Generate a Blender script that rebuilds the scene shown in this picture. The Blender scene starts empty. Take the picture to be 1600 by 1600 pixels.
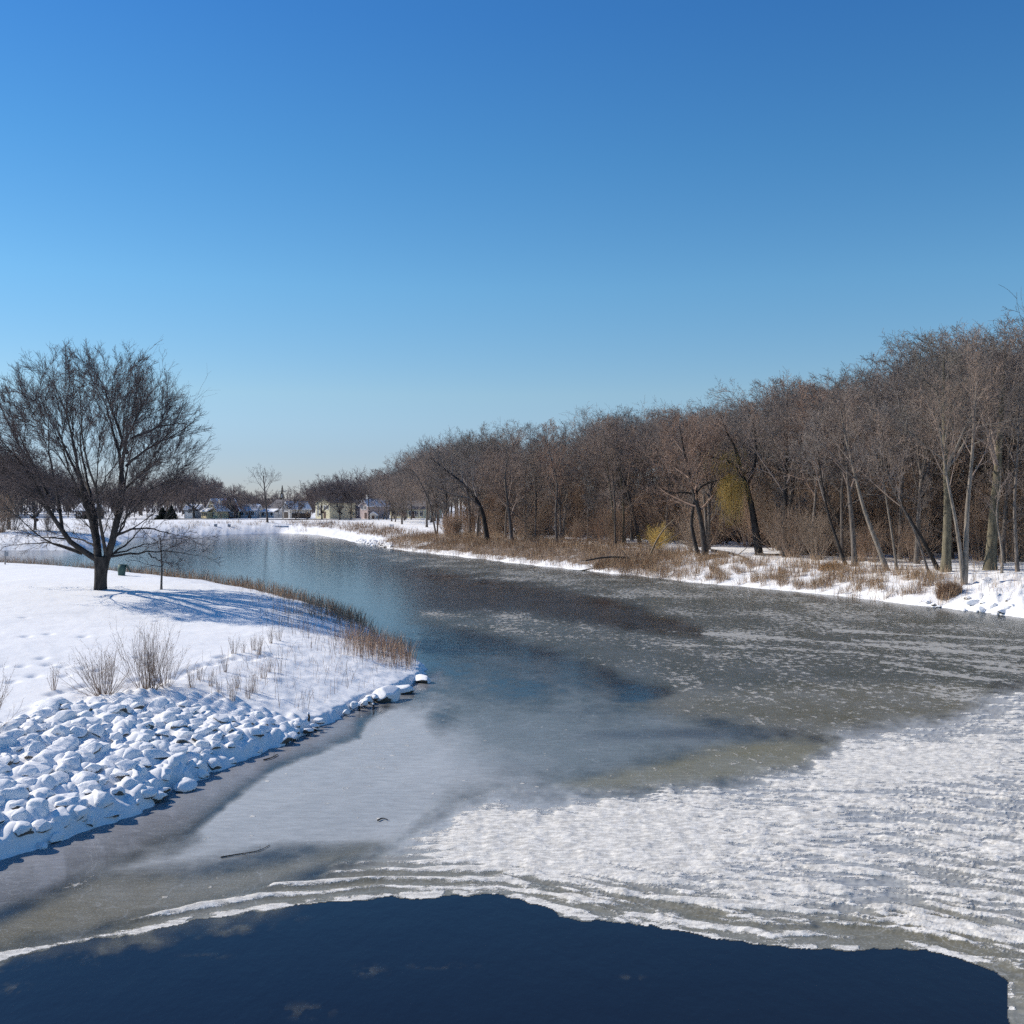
import bpy, math, random
import numpy as np
from mathutils import Vector

R = math.radians
scene = bpy.context.scene
col = scene.collection
F = 1650.0          # focal length of the photograph in its own 1600-pixel frame
YH = 789.0          # horizon row
HC = 6.5            # eye height above the river (a bridge deck)

# ------------------------------------------------------------------ noise
def _hash(ix, iy, seed):
    h = (ix * 374761393 + iy * 668265263 + seed * 974634777) & 0xffffffff
    h = ((h ^ (h >> 13)) * 1274126177) & 0xffffffff
    h = (h ^ (h >> 16)) & 0xffffffff
    return h / 2147483648.0 - 1.0

def vnoise(x, y, seed=0):
    x = np.asarray(x, float); y = np.asarray(y, float)
    fx = np.floor(x); fy = np.floor(y)
    ix = fx.astype(np.int64); iy = fy.astype(np.int64)
    u = x - fx; v = y - fy
    u = u * u * u * (u * (u * 6 - 15) + 10); v = v * v * v * (v * (v * 6 - 15) + 10)
    a = _hash(ix, iy, seed); b = _hash(ix + 1, iy, seed)
    c = _hash(ix, iy + 1, seed); d = _hash(ix + 1, iy + 1, seed)
    return (a * (1 - u) + b * u) * (1 - v) + (c * (1 - u) + d * u) * v

def fbm(x, y, octaves=4, seed=0, gain=0.5):
    s = 0.0; a = 1.0; n = 0.0; k = 1.0
    for o in range(octaves):
        s = s + a * vnoise(x * k + 17.3 * o, y * k - 9.1 * o, seed + o); n += a
        a *= gain; k *= 2.03
    return s / n

def sstep(a, b, x):
    t = np.clip((x - a) / (b - a), 0, 1)
    return t * t * (3 - 2 * t)

# ------------------------------------------------------------------ geometry of the place
def W(px, py, z=0.0):
    D = (HC - z) * F / (py - YH)
    return ((px - 800.0) / F * D, D)

# shoreline: (x, y, top height, slope width)
LEFT = [(-18, -30, 1.9, 3.4), (-13, 5, 1.9, 3.4), (-10.3, 15.5, 1.9, 3.4), (-9.3, 19.1, 1.9, 3.4), (-8.0, 22, 1.95, 3.4),
        (-7.2, 25.8, 2.0, 3.4), (-6.5, 28.1, 2.0, 3.4), (-5.8, 30.0, 2.0, 4.2), (-4.9, 34, 1.9, 6.5), (-4.06, 36.2, 1.9, 8.0),
        (-3.4, 38.6, 1.9, 9.0), (-3.5, 41.5, 1.9, 9.0), (-4.6, 46, 1.9, 7.5), (-6.2, 50.8, 2.0, 5.6), (-7.6, 55, 2.0, 4.4),
        (-11.5, 62, 2.0, 4), (-17.0, 70, 2.0, 4), (-24.5, 78, 2.0, 4), (-33, 86, 2.0, 4), (-45, 93, 2.0, 4),
        (-66, 99, 2.0, 4), (-110, 107, 2.0, 4), (-260, 120, 2.0, 4)]
FAR = [(-260, 166, 2.6, 6), (-120, 156, 2.6, 6), (-73, 151, 2.6, 5), (-63, 152, 2.6, 5), (-64, 172, 2.4, 7), (-72, 196, 2.5, 8), (-77, 213, 2.7, 8),
       (-66, 228, 2.8, 8), (-53, 244, 2.8, 8), (-42, 229, 2.8, 10), (-33, 203, 2.6, 14), (-22.7, 170, 2.2, 12), (-15, 150, 2.0, 8)]
RIGHT = [(-8, 136, 2.0, 6), (3.4, 112, 2.0, 6), (11.7, 96.6, 2.0, 6), (16, 87, 2.0, 6), (21.5, 79, 2.0, 6), (24.2, 72.5, 2.0, 6),
         (27.4, 66.6, 2.0, 5.5), (29.5, 61, 2.0, 5), (32.5, 49, 2.0, 5), (36, 30, 2.0, 5), (38, 0, 2, 5), (38, -30, 2, 5)]
SHORE = LEFT + FAR + RIGHT
SH = np.array(SHORE)

def shore(x, y):
    """signed distance to the river outline (positive on land) and the bank's own shape there"""
    x = np.asarray(x, float); y = np.asarray(y, float)
    shp = x.shape; x = x.ravel(); y = y.ravel()
    best = np.full(x.shape, 1e18); zt = np.zeros_like(x); w = np.ones_like(x); idx = np.zeros(x.shape, int)
    inside = np.zeros(x.shape, bool)
    n = len(SH)
    for i in range(n):
        ax, ay, az, aw = SH[i]; bx, by, bz, bw = SH[(i + 1) % n]
        dx, dy = bx - ax, by - ay
        t = np.clip(((x - ax) * dx + (y - ay) * dy) / (dx * dx + dy * dy), 0, 1)
        d2 = (x - ax - t * dx) ** 2 + (y - ay - t * dy) ** 2
        m = d2 < best
        best[m] = d2[m]; zt[m] = (az + (bz - az) * t)[m]; w[m] = (aw + (bw - aw) * t)[m]; idx[m] = i
        cr = ((ay > y) != (by > y))
        xin = (bx - ax) * (y - ay) / (by - ay if by != ay else 1e-9) + ax
        inside ^= cr & (x < xin)
    d = np.sqrt(best); d[inside] *= -1
    return d.reshape(shp), zt.reshape(shp), w.reshape(shp), idx.reshape(shp)

NL = len(LEFT); NF = len(FAR)

# footprints and boulders press on / lift the snow
rng = np.random.default_rng(7)
FOOT = []
def trail(pts, step, jit):
    P = np.array(pts, float)
    seg = np.hypot(*np.diff(P, axis=0).T); L = np.concatenate([[0], np.cumsum(seg)])
    for s in np.arange(0, L[-1], step):
        FOOT.append((np.interp(s, L, P[:, 0]) + rng.normal(0, jit), np.interp(s, L, P[:, 1]) + rng.normal(0, jit)))
zl = 1.9
trail([W(-30, 1020, zl), W(80, 1015, zl), W(180, 1018, zl)], 0.62, 0.09)
trail([W(80, 1050, zl), W(160, 1036, zl), W(250, 1025, zl), (-10.5, 31.5), W(330, 1003, zl), W(400, 995, zl), W(430, 990, zl)], 0.55, 0.08)
for q in range(16):
    FOOT.append(W(rng.uniform(-20, 380), rng.uniform(940, 1040), zl))
FOOT = np.array(FOOT)

BOULD = []      # x, y, radius, lift

def base_height(x, y):
    d, zt, w, idx = shore(x, y)
    left = idx < NL - 1
    d = d + np.where(left, 0.30 * fbm(x / 1.1, y / 1.1, 3, 11) + 0.12 * fbm(x / 0.35, y / 0.35, 2, 12), 0.7 * fbm(x / 3.0, y / 3.0, 3, 13))
    dp = np.maximum(d, 0)
    z = zt * (1 - np.exp(-dp / w * 1.35))
    ramp = np.clip(dp / 5.6, 0, 1); zr = 1.05 * (1.25 * ramp - 0.25 * ramp ** 3) + 0.7 * sstep(4, 22, dp)
    nearl = left * sstep(56, 46, y)
    z = z * (1 - nearl) + zr * nearl
    z = z + left * 0.16 * sstep(0.0, 0.22, dp)
    # flank of the far bank is a steady rise
    und = 0.10 * fbm(x / 9.0, y / 9.0, 3, 3) * sstep(1.5, 7, dp) + 0.02 * fbm(x / 0.9, y / 0.9, 3, 5) * sstep(0.2, 1, dp)
    z = z + und
    z = z + 0.9 * sstep(60, 400, dp) + 0.05 * sstep(0, 0.25, dp)
    z = np.where(d < 0, 0.5 * d, z)
    return z, d, idx

def zf(x, y):
    z, d, idx = base_height(np.atleast_1d(np.asarray(x, float)), np.atleast_1d(np.asarray(y, float)))
    return z

def z1(x, y):
    return float(zf(x, y)[0])

def ground_at(px, py):
    """point of the terrain seen at a place in the photograph"""
    z = 1.8
    for k in range(30):
        x, y = W(px, py, z)
        z = 0.6 * z + 0.4 * z1(x, y)
    x, y = W(px, py, z)
    return x, y, z1(x, y)

# ------------------------------------------------------------------ objects
def tag(o, label=None, cat=None, group=None, kind=None):
    if label: o['label'] = label
    if cat: o['category'] = cat
    if group: o['group'] = group
    if kind: o['kind'] = kind
    return o

def empty(name, loc, rz=0.0, scale=1.0):
    o = bpy.data.objects.new(name, None); col.objects.link(o)
    o.location = loc; o.rotation_euler = (0, 0, rz)
    o.scale = (scale,) * 3 if not isinstance(scale, tuple) else scale
    o.empty_display_size = 0.3
    return o

def link(name, me, parent=None):
    o = bpy.data.objects.new(name, me); col.objects.link(o)
    if parent: o.parent = parent
    return o

def copy_tree(o, loc, rz=0.0, scale=1.0):
    c = o.copy(); col.objects.link(c)
    c.location = loc; c.rotation_euler = (0, 0, rz)
    c.scale = (scale,) * 3 if not isinstance(scale, tuple) else scale
    for ch in CH.get(o, []):
        k = ch.copy(); col.objects.link(k); k.parent = c
    return c
CH = {}

def npmesh(name, V, Fq, mat, smooth=True):
    """mesh from numpy vertices and an (n,4) or (n,3) face array"""
    me = bpy.data.meshes.new(name)
    V = np.asarray(V, np.float32); Fq = np.asarray(Fq, np.int32)
    k = Fq.shape[1]; n = len(Fq)
    me.vertices.add(len(V)); me.vertices.foreach_set('co', V.ravel())
    me.loops.add(n * k); me.loops.foreach_set('vertex_index', Fq.ravel())
    me.polygons.add(n)
    me.polygons.foreach_set('loop_start', np.arange(0, n * k, k, dtype=np.int32))
    me.polygons.foreach_set('loop_total', np.full(n, k, np.int32))
    me.polygons.foreach_set('use_smooth', np.full(n, smooth, bool))
    me.update(calc_edges=True)
    if mat: me.materials.append(mat)
    return me

def fattr(me, name, a):
    at = me.attributes.new(name, 'FLOAT', 'POINT'); at.data.foreach_set('value', np.asarray(a, np.float32).ravel())

def cattr(me, name, c):
    c = np.asarray(c, np.float32)
    at = me.attributes.new(name, 'FLOAT_COLOR', 'POINT')
    at.data.foreach_set('color', np.concatenate([c, np.ones((len(c), 1), np.float32)], 1).ravel())

class MB:
    """collects boxes, prisms and tubes into one mesh"""
    def __init__(self): self.v = []; self.f = []
    def add(self, v, f):
        b = len(self.v); self.v += [tuple(p) for p in v]; self.f += [[i + b for i in q] for q in f]
    def box(self, x0, x1, y0, y1, z0, z1):
        self.add([(x0, y0, z0), (x1, y0, z0), (x1, y1, z0), (x0, y1, z0), (x0, y0, z1), (x1, y0, z1), (x1, y1, z1), (x0, y1, z1)],
                 [(0, 3, 2, 1), (4, 5, 6, 7), (0, 1, 5, 4), (1, 2, 6, 5), (2, 3, 7, 6), (3, 0, 4, 7)])
    def hexa(self, bottom, top):
        self.add(list(bottom) + list(top), [(0, 3, 2, 1), (4, 5, 6, 7), (0, 1, 5, 4), (1, 2, 6, 5), (2, 3, 7, 6), (3, 0, 4, 7)])
    def tube(self, pts, rad, n=7):
        v, f = tubes(np.array([pts], float), np.array([rad], float), n)
        self.add(v.tolist(), f.tolist())
    def mesh(self, name, mat, smooth=False):
        me = bpy.data.meshes.new(name); me.from_pydata(self.v, [], self.f); me.update()
        if mat: me.materials.append(mat)
        if smooth:
            for p in me.polygons: p.use_smooth = True
        return me
    def build(self, name, mat, parent=None, smooth=False):
        return link(name, self.mesh(name, mat, smooth), parent)

# ------------------------------------------------------------------ materials
class NT:
    def __init__(self, name):
        self.m = bpy.data.materials.new(name); self.m.use_nodes = True
        self.t = self.m.node_tree; self.t.nodes.clear()
        self.out = self.t.nodes.new('ShaderNodeOutputMaterial')
    def n(self, typ, **kw):
        nd = self.t.nodes.new(typ)
        for k, v in kw.items():
            if k.startswith('i_'):
                nd.inputs[k[2:].replace('_', ' ')].default_value = v
            else: setattr(nd, k, v)
        return nd
    def l(self, a, b): self.t.links.new(a, b)
    def set(self, sock, v):
        if hasattr(v, 'is_linked') or hasattr(v, 'links'): self.l(v, sock)
        else: sock.default_value = v
    def math(self, op, a, b=0.0, c=None, clamp=False):
        nd = self.t.nodes.new('ShaderNodeMath'); nd.operation = op; nd.use_clamp = clamp
        self.set(nd.inputs[0], a); self.set(nd.inputs[1], b)
        if c is not None: self.set(nd.inputs[2], c)
        return nd.outputs[0]
    def step(self, a, b, x):
        nd = self.t.nodes.new('ShaderNodeMapRange'); nd.interpolation_type = 'SMOOTHSTEP'
        self.set(nd.inputs['Value'], x); self.set(nd.inputs['From Min'], a); self.set(nd.inputs['From Max'], b)
        return nd.outputs['Result']
    def mix(self, f, a, b):
        nd = self.t.nodes.new('ShaderNodeMix'); nd.data_type = 'RGBA'
        self.set(nd.inputs['Factor'], f); self.set(nd.inputs['A'], a); self.set(nd.inputs['B'], b)
        for s in nd.outputs:
            if s.type == 'RGBA': return s
    def mixc(self, f, a, b):
        nd = self.t.nodes.new('ShaderNodeMix'); nd.data_type = 'RGBA'
        self.set(nd.inputs[0], f); self.set(nd.inputs[6], a); self.set(nd.inputs[7], b)
        return nd.outputs[2]
    def noise(self, vec, scale, detail=3, rough=0.55):
        nd = self.t.nodes.new('ShaderNodeTexNoise')
        if vec is not None: self.l(vec, nd.inputs['Vector'])
        nd.inputs['Scale'].default_value = scale; nd.inputs['Detail'].default_value = detail
        nd.inputs['Roughness'].default_value = rough
        return nd.outputs['Fac']
    def coord(self, which='Object'):
        return self.t.nodes.new('ShaderNodeTexCoord').outputs[which]
    def mapping(self, vec, scale):
        nd = self.t.nodes.new('ShaderNodeMapping'); self.l(vec, nd.inputs['Vector']); nd.inputs['Scale'].default_value = scale
        return nd.outputs[0]
    def attr(self, name, out='Fac'):
        nd = self.t.nodes.new('ShaderNodeAttribute'); nd.attribute_name = name
        return nd.outputs[out]
    def bump(self, h, strength, dist=0.05):
        nd = self.t.nodes.new('ShaderNodeBump'); self.l(h, nd.inputs['Height'])
        nd.inputs['Strength'].default_value = strength; nd.inputs['Distance'].default_value = dist
        return nd.outputs[0]
    def bsdf(self, color, rough=0.8, normal=None, spec=0.5, ior=1.45):
        nd = self.t.nodes.new('ShaderNodeBsdfPrincipled')
        self.set(nd.inputs['Base Color'], color); self.set(nd.inputs['Roughness'], rough)
        self.set(nd.inputs['Specular IOR Level'], spec); nd.inputs['IOR'].default_value = ior
        if normal is not None: self.l(normal, nd.inputs['Normal'])
        return nd.outputs[0]
    def done(self, sh):
        self.l(sh, self.out.inputs['Surface']); return self.m

def c4(r, g, b): return (r, g, b, 1.0)

SNOW = c4(0.87, 0.862, 0.855)

def mat_ground():
    t = NT('snow_ground'); co = t.coord()
    n1 = t.noise(co, 1.6, 5, 0.6); n2 = t.noise(co, 9.0, 4, 0.6); n3 = t.noise(co, 0.25, 3)
    lit = t.attr('litter')
    mask = t.step(0.47, 0.60, t.math('ADD', t.math('MULTIPLY', lit, 0.42), t.math('ADD', t.math('MULTIPLY', n1, 0.35), t.math('MULTIPLY', n2, 0.25))))
    brown = t.mixc(n2, c4(0.11, 0.08, 0.06), c4(0.27, 0.195, 0.135))
    sn = t.mixc(t.step(0.3, 0.7, n3), SNOW, c4(0.83, 0.825, 0.82))
    colr = t.mixc(mask, sn, brown)
    h = t.math('ADD', t.math('MULTIPLY', n1, 1.0), t.math('MULTIPLY', n2, 0.35))
    return t.done(t.bsdf(colr, 0.75, t.bump(h, 0.35, 0.06), 0.3))

def mat_boulder():
    t = NT('snowy_stone'); co = t.coord()
    geo = t.n('ShaderNodeNewGeometry')
    sx = t.n('ShaderNodeSeparateXYZ'); t.l(geo.outputs['Normal'], sx.inputs[0])
    n1 = t.noise(co, 3.0, 4); n2 = t.noise(co, 14.0, 4)
    oi = t.n('ShaderNodeObjectInfo')
    th = t.math('ADD', t.math('MULTIPLY', oi.outputs['Random'], 0.55), -0.66)
    v = t.math('ADD', sx.outputs[2], t.math('MULTIPLY', t.math('SUBTRACT', n1, 0.5), 0.9))
    mask = t.step(0.0, 0.10, t.math('SUBTRACT', v, th))
    stone = t.mixc(n2, c4(0.06, 0.055, 0.05), c4(0.20, 0.185, 0.16))
    return t.done(t.bsdf(t.mixc(mask, stone, SNOW), 0.8, t.bump(t.math('ADD', n1, t.math('MULTIPLY', n2, 0.3)), 0.4, 0.03), 0.3))

def mat_bark(name, a, b, scale=6.0, stretch=0.25):
    t = NT(name); co = t.mapping(t.coord(), (scale, scale, scale * stretch))
    n = t.noise(co, 1.0, 5, 0.65)
    oi = t.n('ShaderNodeObjectInfo')
    k = t.math('MULTIPLY_ADD', oi.outputs['Random'], 0.5, 0.75)
    c = t.mixc(t.step(0.3, 0.7, n), c4(*a), c4(*b))
    mul = t.n('ShaderNodeVectorMath', operation='SCALE'); t.l(c, mul.inputs[0]); t.l(k, mul.inputs['Scale'])
    return t.done(t.bsdf(mul.outputs[0], 0.9, t.bump(n, 0.6, 0.04), 0.2))

def mat_twig(name, cols):
    t = NT(name); oi = t.n('ShaderNodeObjectInfo')
    r = t.n('ShaderNodeValToRGB'); t.l(oi.outputs['Random'], r.inputs[0])
    cr = r.color_ramp
    while len(cr.elements) < len(cols): cr.elements.new(0.5)
    for i, c in enumerate(cols):
        cr.elements[i].position = i / max(1, len(cols) - 1); cr.elements[i].color = c4(*c)
    n = t.noise(t.coord(), 0.8, 3)
    k = t.math('MULTIPLY_ADD', n, 0.9, 0.55)
    mul = t.n('ShaderNodeVectorMath', operation='SCALE'); t.l(r.outputs[0], mul.inputs[0]); t.l(k, mul.inputs['Scale'])
    return t.done(t.bsdf(mul.outputs[0], 0.85, None, 0.15))

def mat_blade(name):
    t = NT(name)
    return t.done(t.bsdf(t.attr('tone', 'Color'), 0.85, None, 0.15))

def mat_plain(name, c, rough=0.8, var=0.25, scale=3.0, spec=0.3):
    t = NT(name); n = t.noise(t.coord(), scale, 4)
    a = tuple(max(0, v * (1 - var)) for v in c); b = tuple(min(1, v * (1 + var)) for v in c)
    return t.done(t.bsdf(t.mixc(n, c4(*a), c4(*b)), rough, None, spec))

def mat_siding(name, c, pitch=0.2):
    t = NT(name); co = t.coord()
    w = t.n('ShaderNodeTexWave'); w.bands_direction = 'Z'; w.wave_profile = 'SAW'
    w.inputs['Scale'].default_value = 1.0 / pitch * 0.31; t.l(co, w.inputs['Vector'])
    n = t.noise(co, 1.2, 3)
    a = tuple(v * 0.86 for v in c)
    return t.done(t.bsdf(t.mixc(n, c4(*a), c4(*c)), 0.7, t.bump(w.outputs[0], 0.5, 0.03), 0.3))

def mat_glass(name, c=(0.03, 0.04, 0.05)):
    t = NT(name); return t.done(t.bsdf(c4(*c), 0.08, None, 0.6))

def mat_water():
    t = NT('river_water'); co = t.coord()
    m1 = t.mapping(co, (1.2, 0.7, 1)); m2 = t.mapping(co, (5.0, 3.2, 1))
    n1 = t.noise(m1, 1.0, 4, 0.6); n2 = t.noise(m2, 1.0, 4, 0.6)
    h = t.math('ADD', n1, t.math('MULTIPLY', n2, 0.22))
    body = t.mixc(t.noise(co, 0.08, 3), c4(0.005, 0.007, 0.015), c4(0.011, 0.013, 0.017))
    return t.done(t.bsdf(body, 0.13, t.bump(h, 0.22, 0.05), 0.5, 1.33))

def mat_ice():
    t = NT('river_ice'); co = t.coord()
    tint = t.attr('tint', 'Color'); cr = t.attr('crust'); sp = t.attr('speck'); cov = t.attr('cover')
    fine = t.noise(t.mapping(co, (5, 11, 5)), 1.0, 5, 0.65)
    fine2 = t.noise(co, 24.0, 4, 0.65)
    flo = t.noise(t.mapping(co, (3.3, 2.2, 1)), 1.0, 5, 0.72)
    wa = t.n('ShaderNodeVectorMath', operation='MULTIPLY_ADD'); wt_ = t.n('ShaderNodeTexNoise'); wt_.inputs['Scale'].default_value = 9.0; wt_.inputs['Detail'].default_value = 3.0; t.l(co, wt_.inputs['Vector']); t.l(wt_.outputs['Color'], wa.inputs[0]); wa.inputs[1].default_value = (.16, .16, 0); t.l(co, wa.inputs[2]); wv0 = wa.outputs[0]
    flo2 = t.noise(t.mapping(co, (0.33, 0.20, 1)), 1.0, 3, 0.6)
    crust = t.step(0.44, 0.68, t.math('ADD', cr, t.math('ADD', t.math('MULTIPLY', t.math('SUBTRACT', fine, 0.5), 0.85), t.math('MULTIPLY', t.math('SUBTRACT', fine2, 0.5), 0.5))))
    th = t.math('SUBTRACT', 0.72, t.math('MULTIPLY', sp, 0.30))
    fv = t.math('ADD', t.math('MULTIPLY', flo, 0.8), t.math('MULTIPLY', flo2, 0.2))
    fv = t.math('ADD', fv, t.math('MULTIPLY', t.math('SUBTRACT', fine2, 0.5), 0.10))
    vf = t.n('ShaderNodeTexVoronoi'); vf.inputs['Scale'].default_value = 1.0
    t.l(t.mapping(wv0, (3.0, 2.2, 1)), vf.inputs['Vector'])
    sv_ = t.n('ShaderNodeSeparateColor'); t.l(vf.outputs['Color'], sv_.inputs[0])
    rad = t.math('MULTIPLY', t.math('POWER', sv_.outputs[0], 3.0), 0.17)
    flake = t.math('MULTIPLY', t.step(0.01, -0.03, t.math('SUBTRACT', vf.outputs['Distance'], rad)), t.attr('flake'))
    speck = t.math('MULTIPLY', t.step(0.0, 0.07, t.math('SUBTRACT', fv, th)), t.step(0.02, 0.1, sp))
    white = t.math('MAXIMUM', t.math('MAXIMUM', crust, t.math('MULTIPLY', flake, 0.8)), t.math('MULTIPLY', speck, 0.70))
    film = t.mixc(t.math('MULTIPLY', t.math('SUBTRACT', t.noise(t.mapping(co, (0.5, 0.35, 1)), 1.0, 5, 0.6), 0.3), 0.9, clamp=True), tint, c4(0.34, 0.36, 0.37))
    film = t.mixc(t.math('MULTIPLY', t.step(0.50, 0.68, fine2), 0.22), film, c4(0.6, 0.62, 0.63))
    vo = t.n('ShaderNodeTexVoronoi', feature='DISTANCE_TO_EDGE'); vo.inputs['Scale'].default_value = 0.55
    wv = t.n('ShaderNodeVectorMath', operation='ADD'); t.l(co, wv.inputs[0]); wn = t.n('ShaderNodeTexNoise'); wn.inputs['Scale'].default_value = 1.3; t.l(co, wn.inputs['Vector']); t.l(wn.outputs['Color'], wv.inputs[1]); t.l(wv.outputs[0], vo.inputs['Vector'])
    film = t.mixc(t.math('MULTIPLY', t.step(0.012, 0.0, vo.outputs['Distance']), 0.16), film, c4(0.62, 0.64, 0.66))
    flow = t.noise(t.mapping(co, (2.2, 7.0, 1)), 1.0, 5, 0.7)
    fs = t.n('ShaderNodeVectorMath', operation='SCALE'); t.l(film, fs.inputs[0]); t.l(t.math('MULTIPLY_ADD', flow, 0.9, 0.55), fs.inputs['Scale']); film = fs.outputs[0]
    wc = t.mixc(t.step(0.35, 0.65, fine), c4(0.50, 0.478, 0.435), c4(0.79, 0.758, 0.695))
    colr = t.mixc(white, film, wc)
    rough = t.math('MULTIPLY_ADD', white, 0.5, 0.34)
    alpha = t.math('MAXIMUM', cov, t.math('MULTIPLY', white, 1.0), clamp=True)
    h = t.math('ADD', t.math('MULTIPLY', white, 0.25), t.math('ADD', t.math('MULTIPLY', fine2, 0.5), fine))
    b = t.bsdf(colr, rough, t.bump(t.math('MULTIPLY', h, t.math('MULTIPLY_ADD', white, 0.95, 0.05)), 0.55, 0.035), 0.4, 1.31)
    tr = t.n('ShaderNodeBsdfTransparent'); mx = t.n('ShaderNodeMixShader')
    t.l(alpha, mx.inputs[0]); t.l(tr.outputs[0], mx.inputs[1]); t.l(b, mx.inputs[2])
    return t.done(mx.outputs[0])

M = dict(
    ground=mat_ground(), boulder=mat_boulder(), water=mat_water(), ice=mat_ice(),
    bark=mat_bark('grey_brown_bark', (0.075, 0.062, 0.053), (0.21, 0.18, 0.155)),
    bark_dark=mat_bark('dark_bark', (0.030, 0.027, 0.026), (0.085, 0.075, 0.068)),
    bark_pale=mat_bark('pale_grey_bark', (0.13, 0.112, 0.092), (0.29, 0.245, 0.20)),
    bark_olive=mat_bark('mossy_bark', (0.085, 0.075, 0.055), (0.20, 0.175, 0.12)),
    twig=mat_twig('forest_twigs', [(0.235, 0.205, 0.185), (0.285, 0.22, 0.185), (0.26, 0.23, 0.21), (0.18, 0.16, 0.15), (0.29, 0.24, 0.205), (0.33, 0.245, 0.195), (0.21, 0.19, 0.165), (0.155, 0.14, 0.132)]),
    twig_dark=mat_twig('dark_twigs', [(0.13, 0.112, 0.11), (0.15, 0.123, 0.118)]),
    twig_red=mat_twig('reddish_twigs', [(0.34, 0.235, 0.18), (0.30, 0.215, 0.17)]),
    twig_yellow=mat_twig('yellow_willow_twigs', [(0.60, 0.43, 0.14), (0.52, 0.38, 0.14)]),
    brush=mat_twig('brush_stems', [(0.34, 0.255, 0.19), (0.42, 0.30, 0.22), (0.29, 0.23, 0.18)]),
    shrub=mat_twig('shrub_stems', [(0.26, 0.18, 0.13), (0.22, 0.16, 0.12)]),
    twig_far=mat_twig('far_twigs', [(0.18, 0.15, 0.147), (0.14, 0.12, 0.12), (0.21, 0.165, 0.15)]),
    needles=mat_twig('conifer_needles', [(0.02, 0.028, 0.022), (0.03, 0.034, 0.026)]),
    blade=mat_blade('dry_grass'),
    dead=mat_bark('barkless_wood', (0.20, 0.15, 0.10), (0.36, 0.28, 0.19)),
    cream=mat_siding('cream_siding', (0.66, 0.56, 0.34)), yellow=mat_siding('pale_yellow_siding', (0.66, 0.62, 0.44)),
    white=mat_siding('white_siding', (0.60, 0.59, 0.57)), blue=mat_siding('blue_grey_siding', (0.24, 0.27, 0.31)),
    grey=mat_siding('grey_siding', (0.24, 0.22, 0.24)), darkwall=mat_siding('dark_brown_siding', (0.07, 0.06, 0.055)),
    pink=mat_siding('pinkish_siding', (0.55, 0.45, 0.42)),
    snowroof=mat_plain('snow_on_roof', (0.84, 0.85, 0.88), 0.75, 0.04), trim=mat_plain('white_trim', (0.78, 0.78, 0.77), 0.6, 0.05),
    redroof=mat_plain('red_brown_shingles', (0.16, 0.075, 0.06), 0.9, 0.3, 6), greyroof=mat_plain('grey_shingles', (0.16, 0.15, 0.155), 0.9, 0.3, 6),
    glass=mat_glass('window_glass'), door=mat_plain('painted_door', (0.10, 0.07, 0.06)), hedge=mat_plain('dark_fence_wood', (0.06, 0.05, 0.045)),
    asphalt=mat_plain('road_surface', (0.09, 0.09, 0.095), 0.9, 0.3, 1.0), metal=mat_plain('grey_metal', (0.30, 0.31, 0.32), 0.5, 0.1),
    pole=mat_plain('weathered_pole', (0.28, 0.25, 0.22), 0.9, 0.2), green=mat_plain('green_plastic', (0.06, 0.11, 0.10), 0.6, 0.2),
    concrete=mat_plain('concrete', (0.30, 0.29, 0.27), 0.9, 0.2), dark=mat_plain('culvert_painted_shade', (0.02, 0.02, 0.02), 0.9, 0.2),
)

# ------------------------------------------------------------------ tubes and trees
def tubes(P, Rd, n):
    """P (B,N,3) centre lines, Rd (B,N) radii -> vertices, quads"""
    B, N, _ = P.shape
    T = np.empty_like(P); T[:, 1:-1] = P[:, 2:] - P[:, :-2]; T[:, 0] = P[:, 1] - P[:, 0]; T[:, -1] = P[:, -1] - P[:, -2]
    T /= np.linalg.norm(T, axis=2, keepdims=True) + 1e-9
    ref = np.array([0.31, 0.83, 0.05]); ref = ref / np.linalg.norm(ref)
    U = np.cross(T, ref); ln = np.linalg.norm(U, axis=2, keepdims=True); U = U / (ln + 1e-6)
    Vv = np.cross(T, U)
    a = np.arange(n) / n * 2 * np.pi
    ring = U[:, :, None, :] * np.cos(a)[None, None, :, None] + Vv[:, :, None, :] * np.sin(a)[None, None, :, None]
    V = P[:, :, None, :] + ring * Rd[:, :, None, None]
    V = V.reshape(-1, 3)
    b = np.arange(B)[:, None, None] * N * n; i = np.arange(N - 1)[None, :, None] * n; k = np.arange(n)[None, None, :]
    k2 = (k + 1) % n
    f = np.stack([b + i + k, b + i + k2, b + i + n + k2, b + i + n + k], -1).reshape(-1, 4)
    return V, f

def tube_mesh(name, batches, mat):
    Vs = []; Fs = []; o = 0
    for P, Rd, n in batches:
        if len(P) == 0: continue
        v, f = tubes(P, Rd, n); Vs.append(v); Fs.append(f + o); o += len(v)
    return npmesh(name, np.concatenate(Vs), np.concatenate(Fs), mat)

def resample(pts, n):
    P = np.array(pts, float)
    L = np.concatenate([[0], np.cumsum(np.linalg.norm(np.diff(P, axis=0), axis=1))])
    s = np.linspace(0, L[-1], n)
    out = np.stack([np.interp(s, L, P[:, k]) for k in range(3)], 1)
    for it in range(2):                                # soften the corners
        out[1:-1] = 0.5 * out[1:-1] + 0.25 * (out[2:] + out[:-2])
    return out

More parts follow.
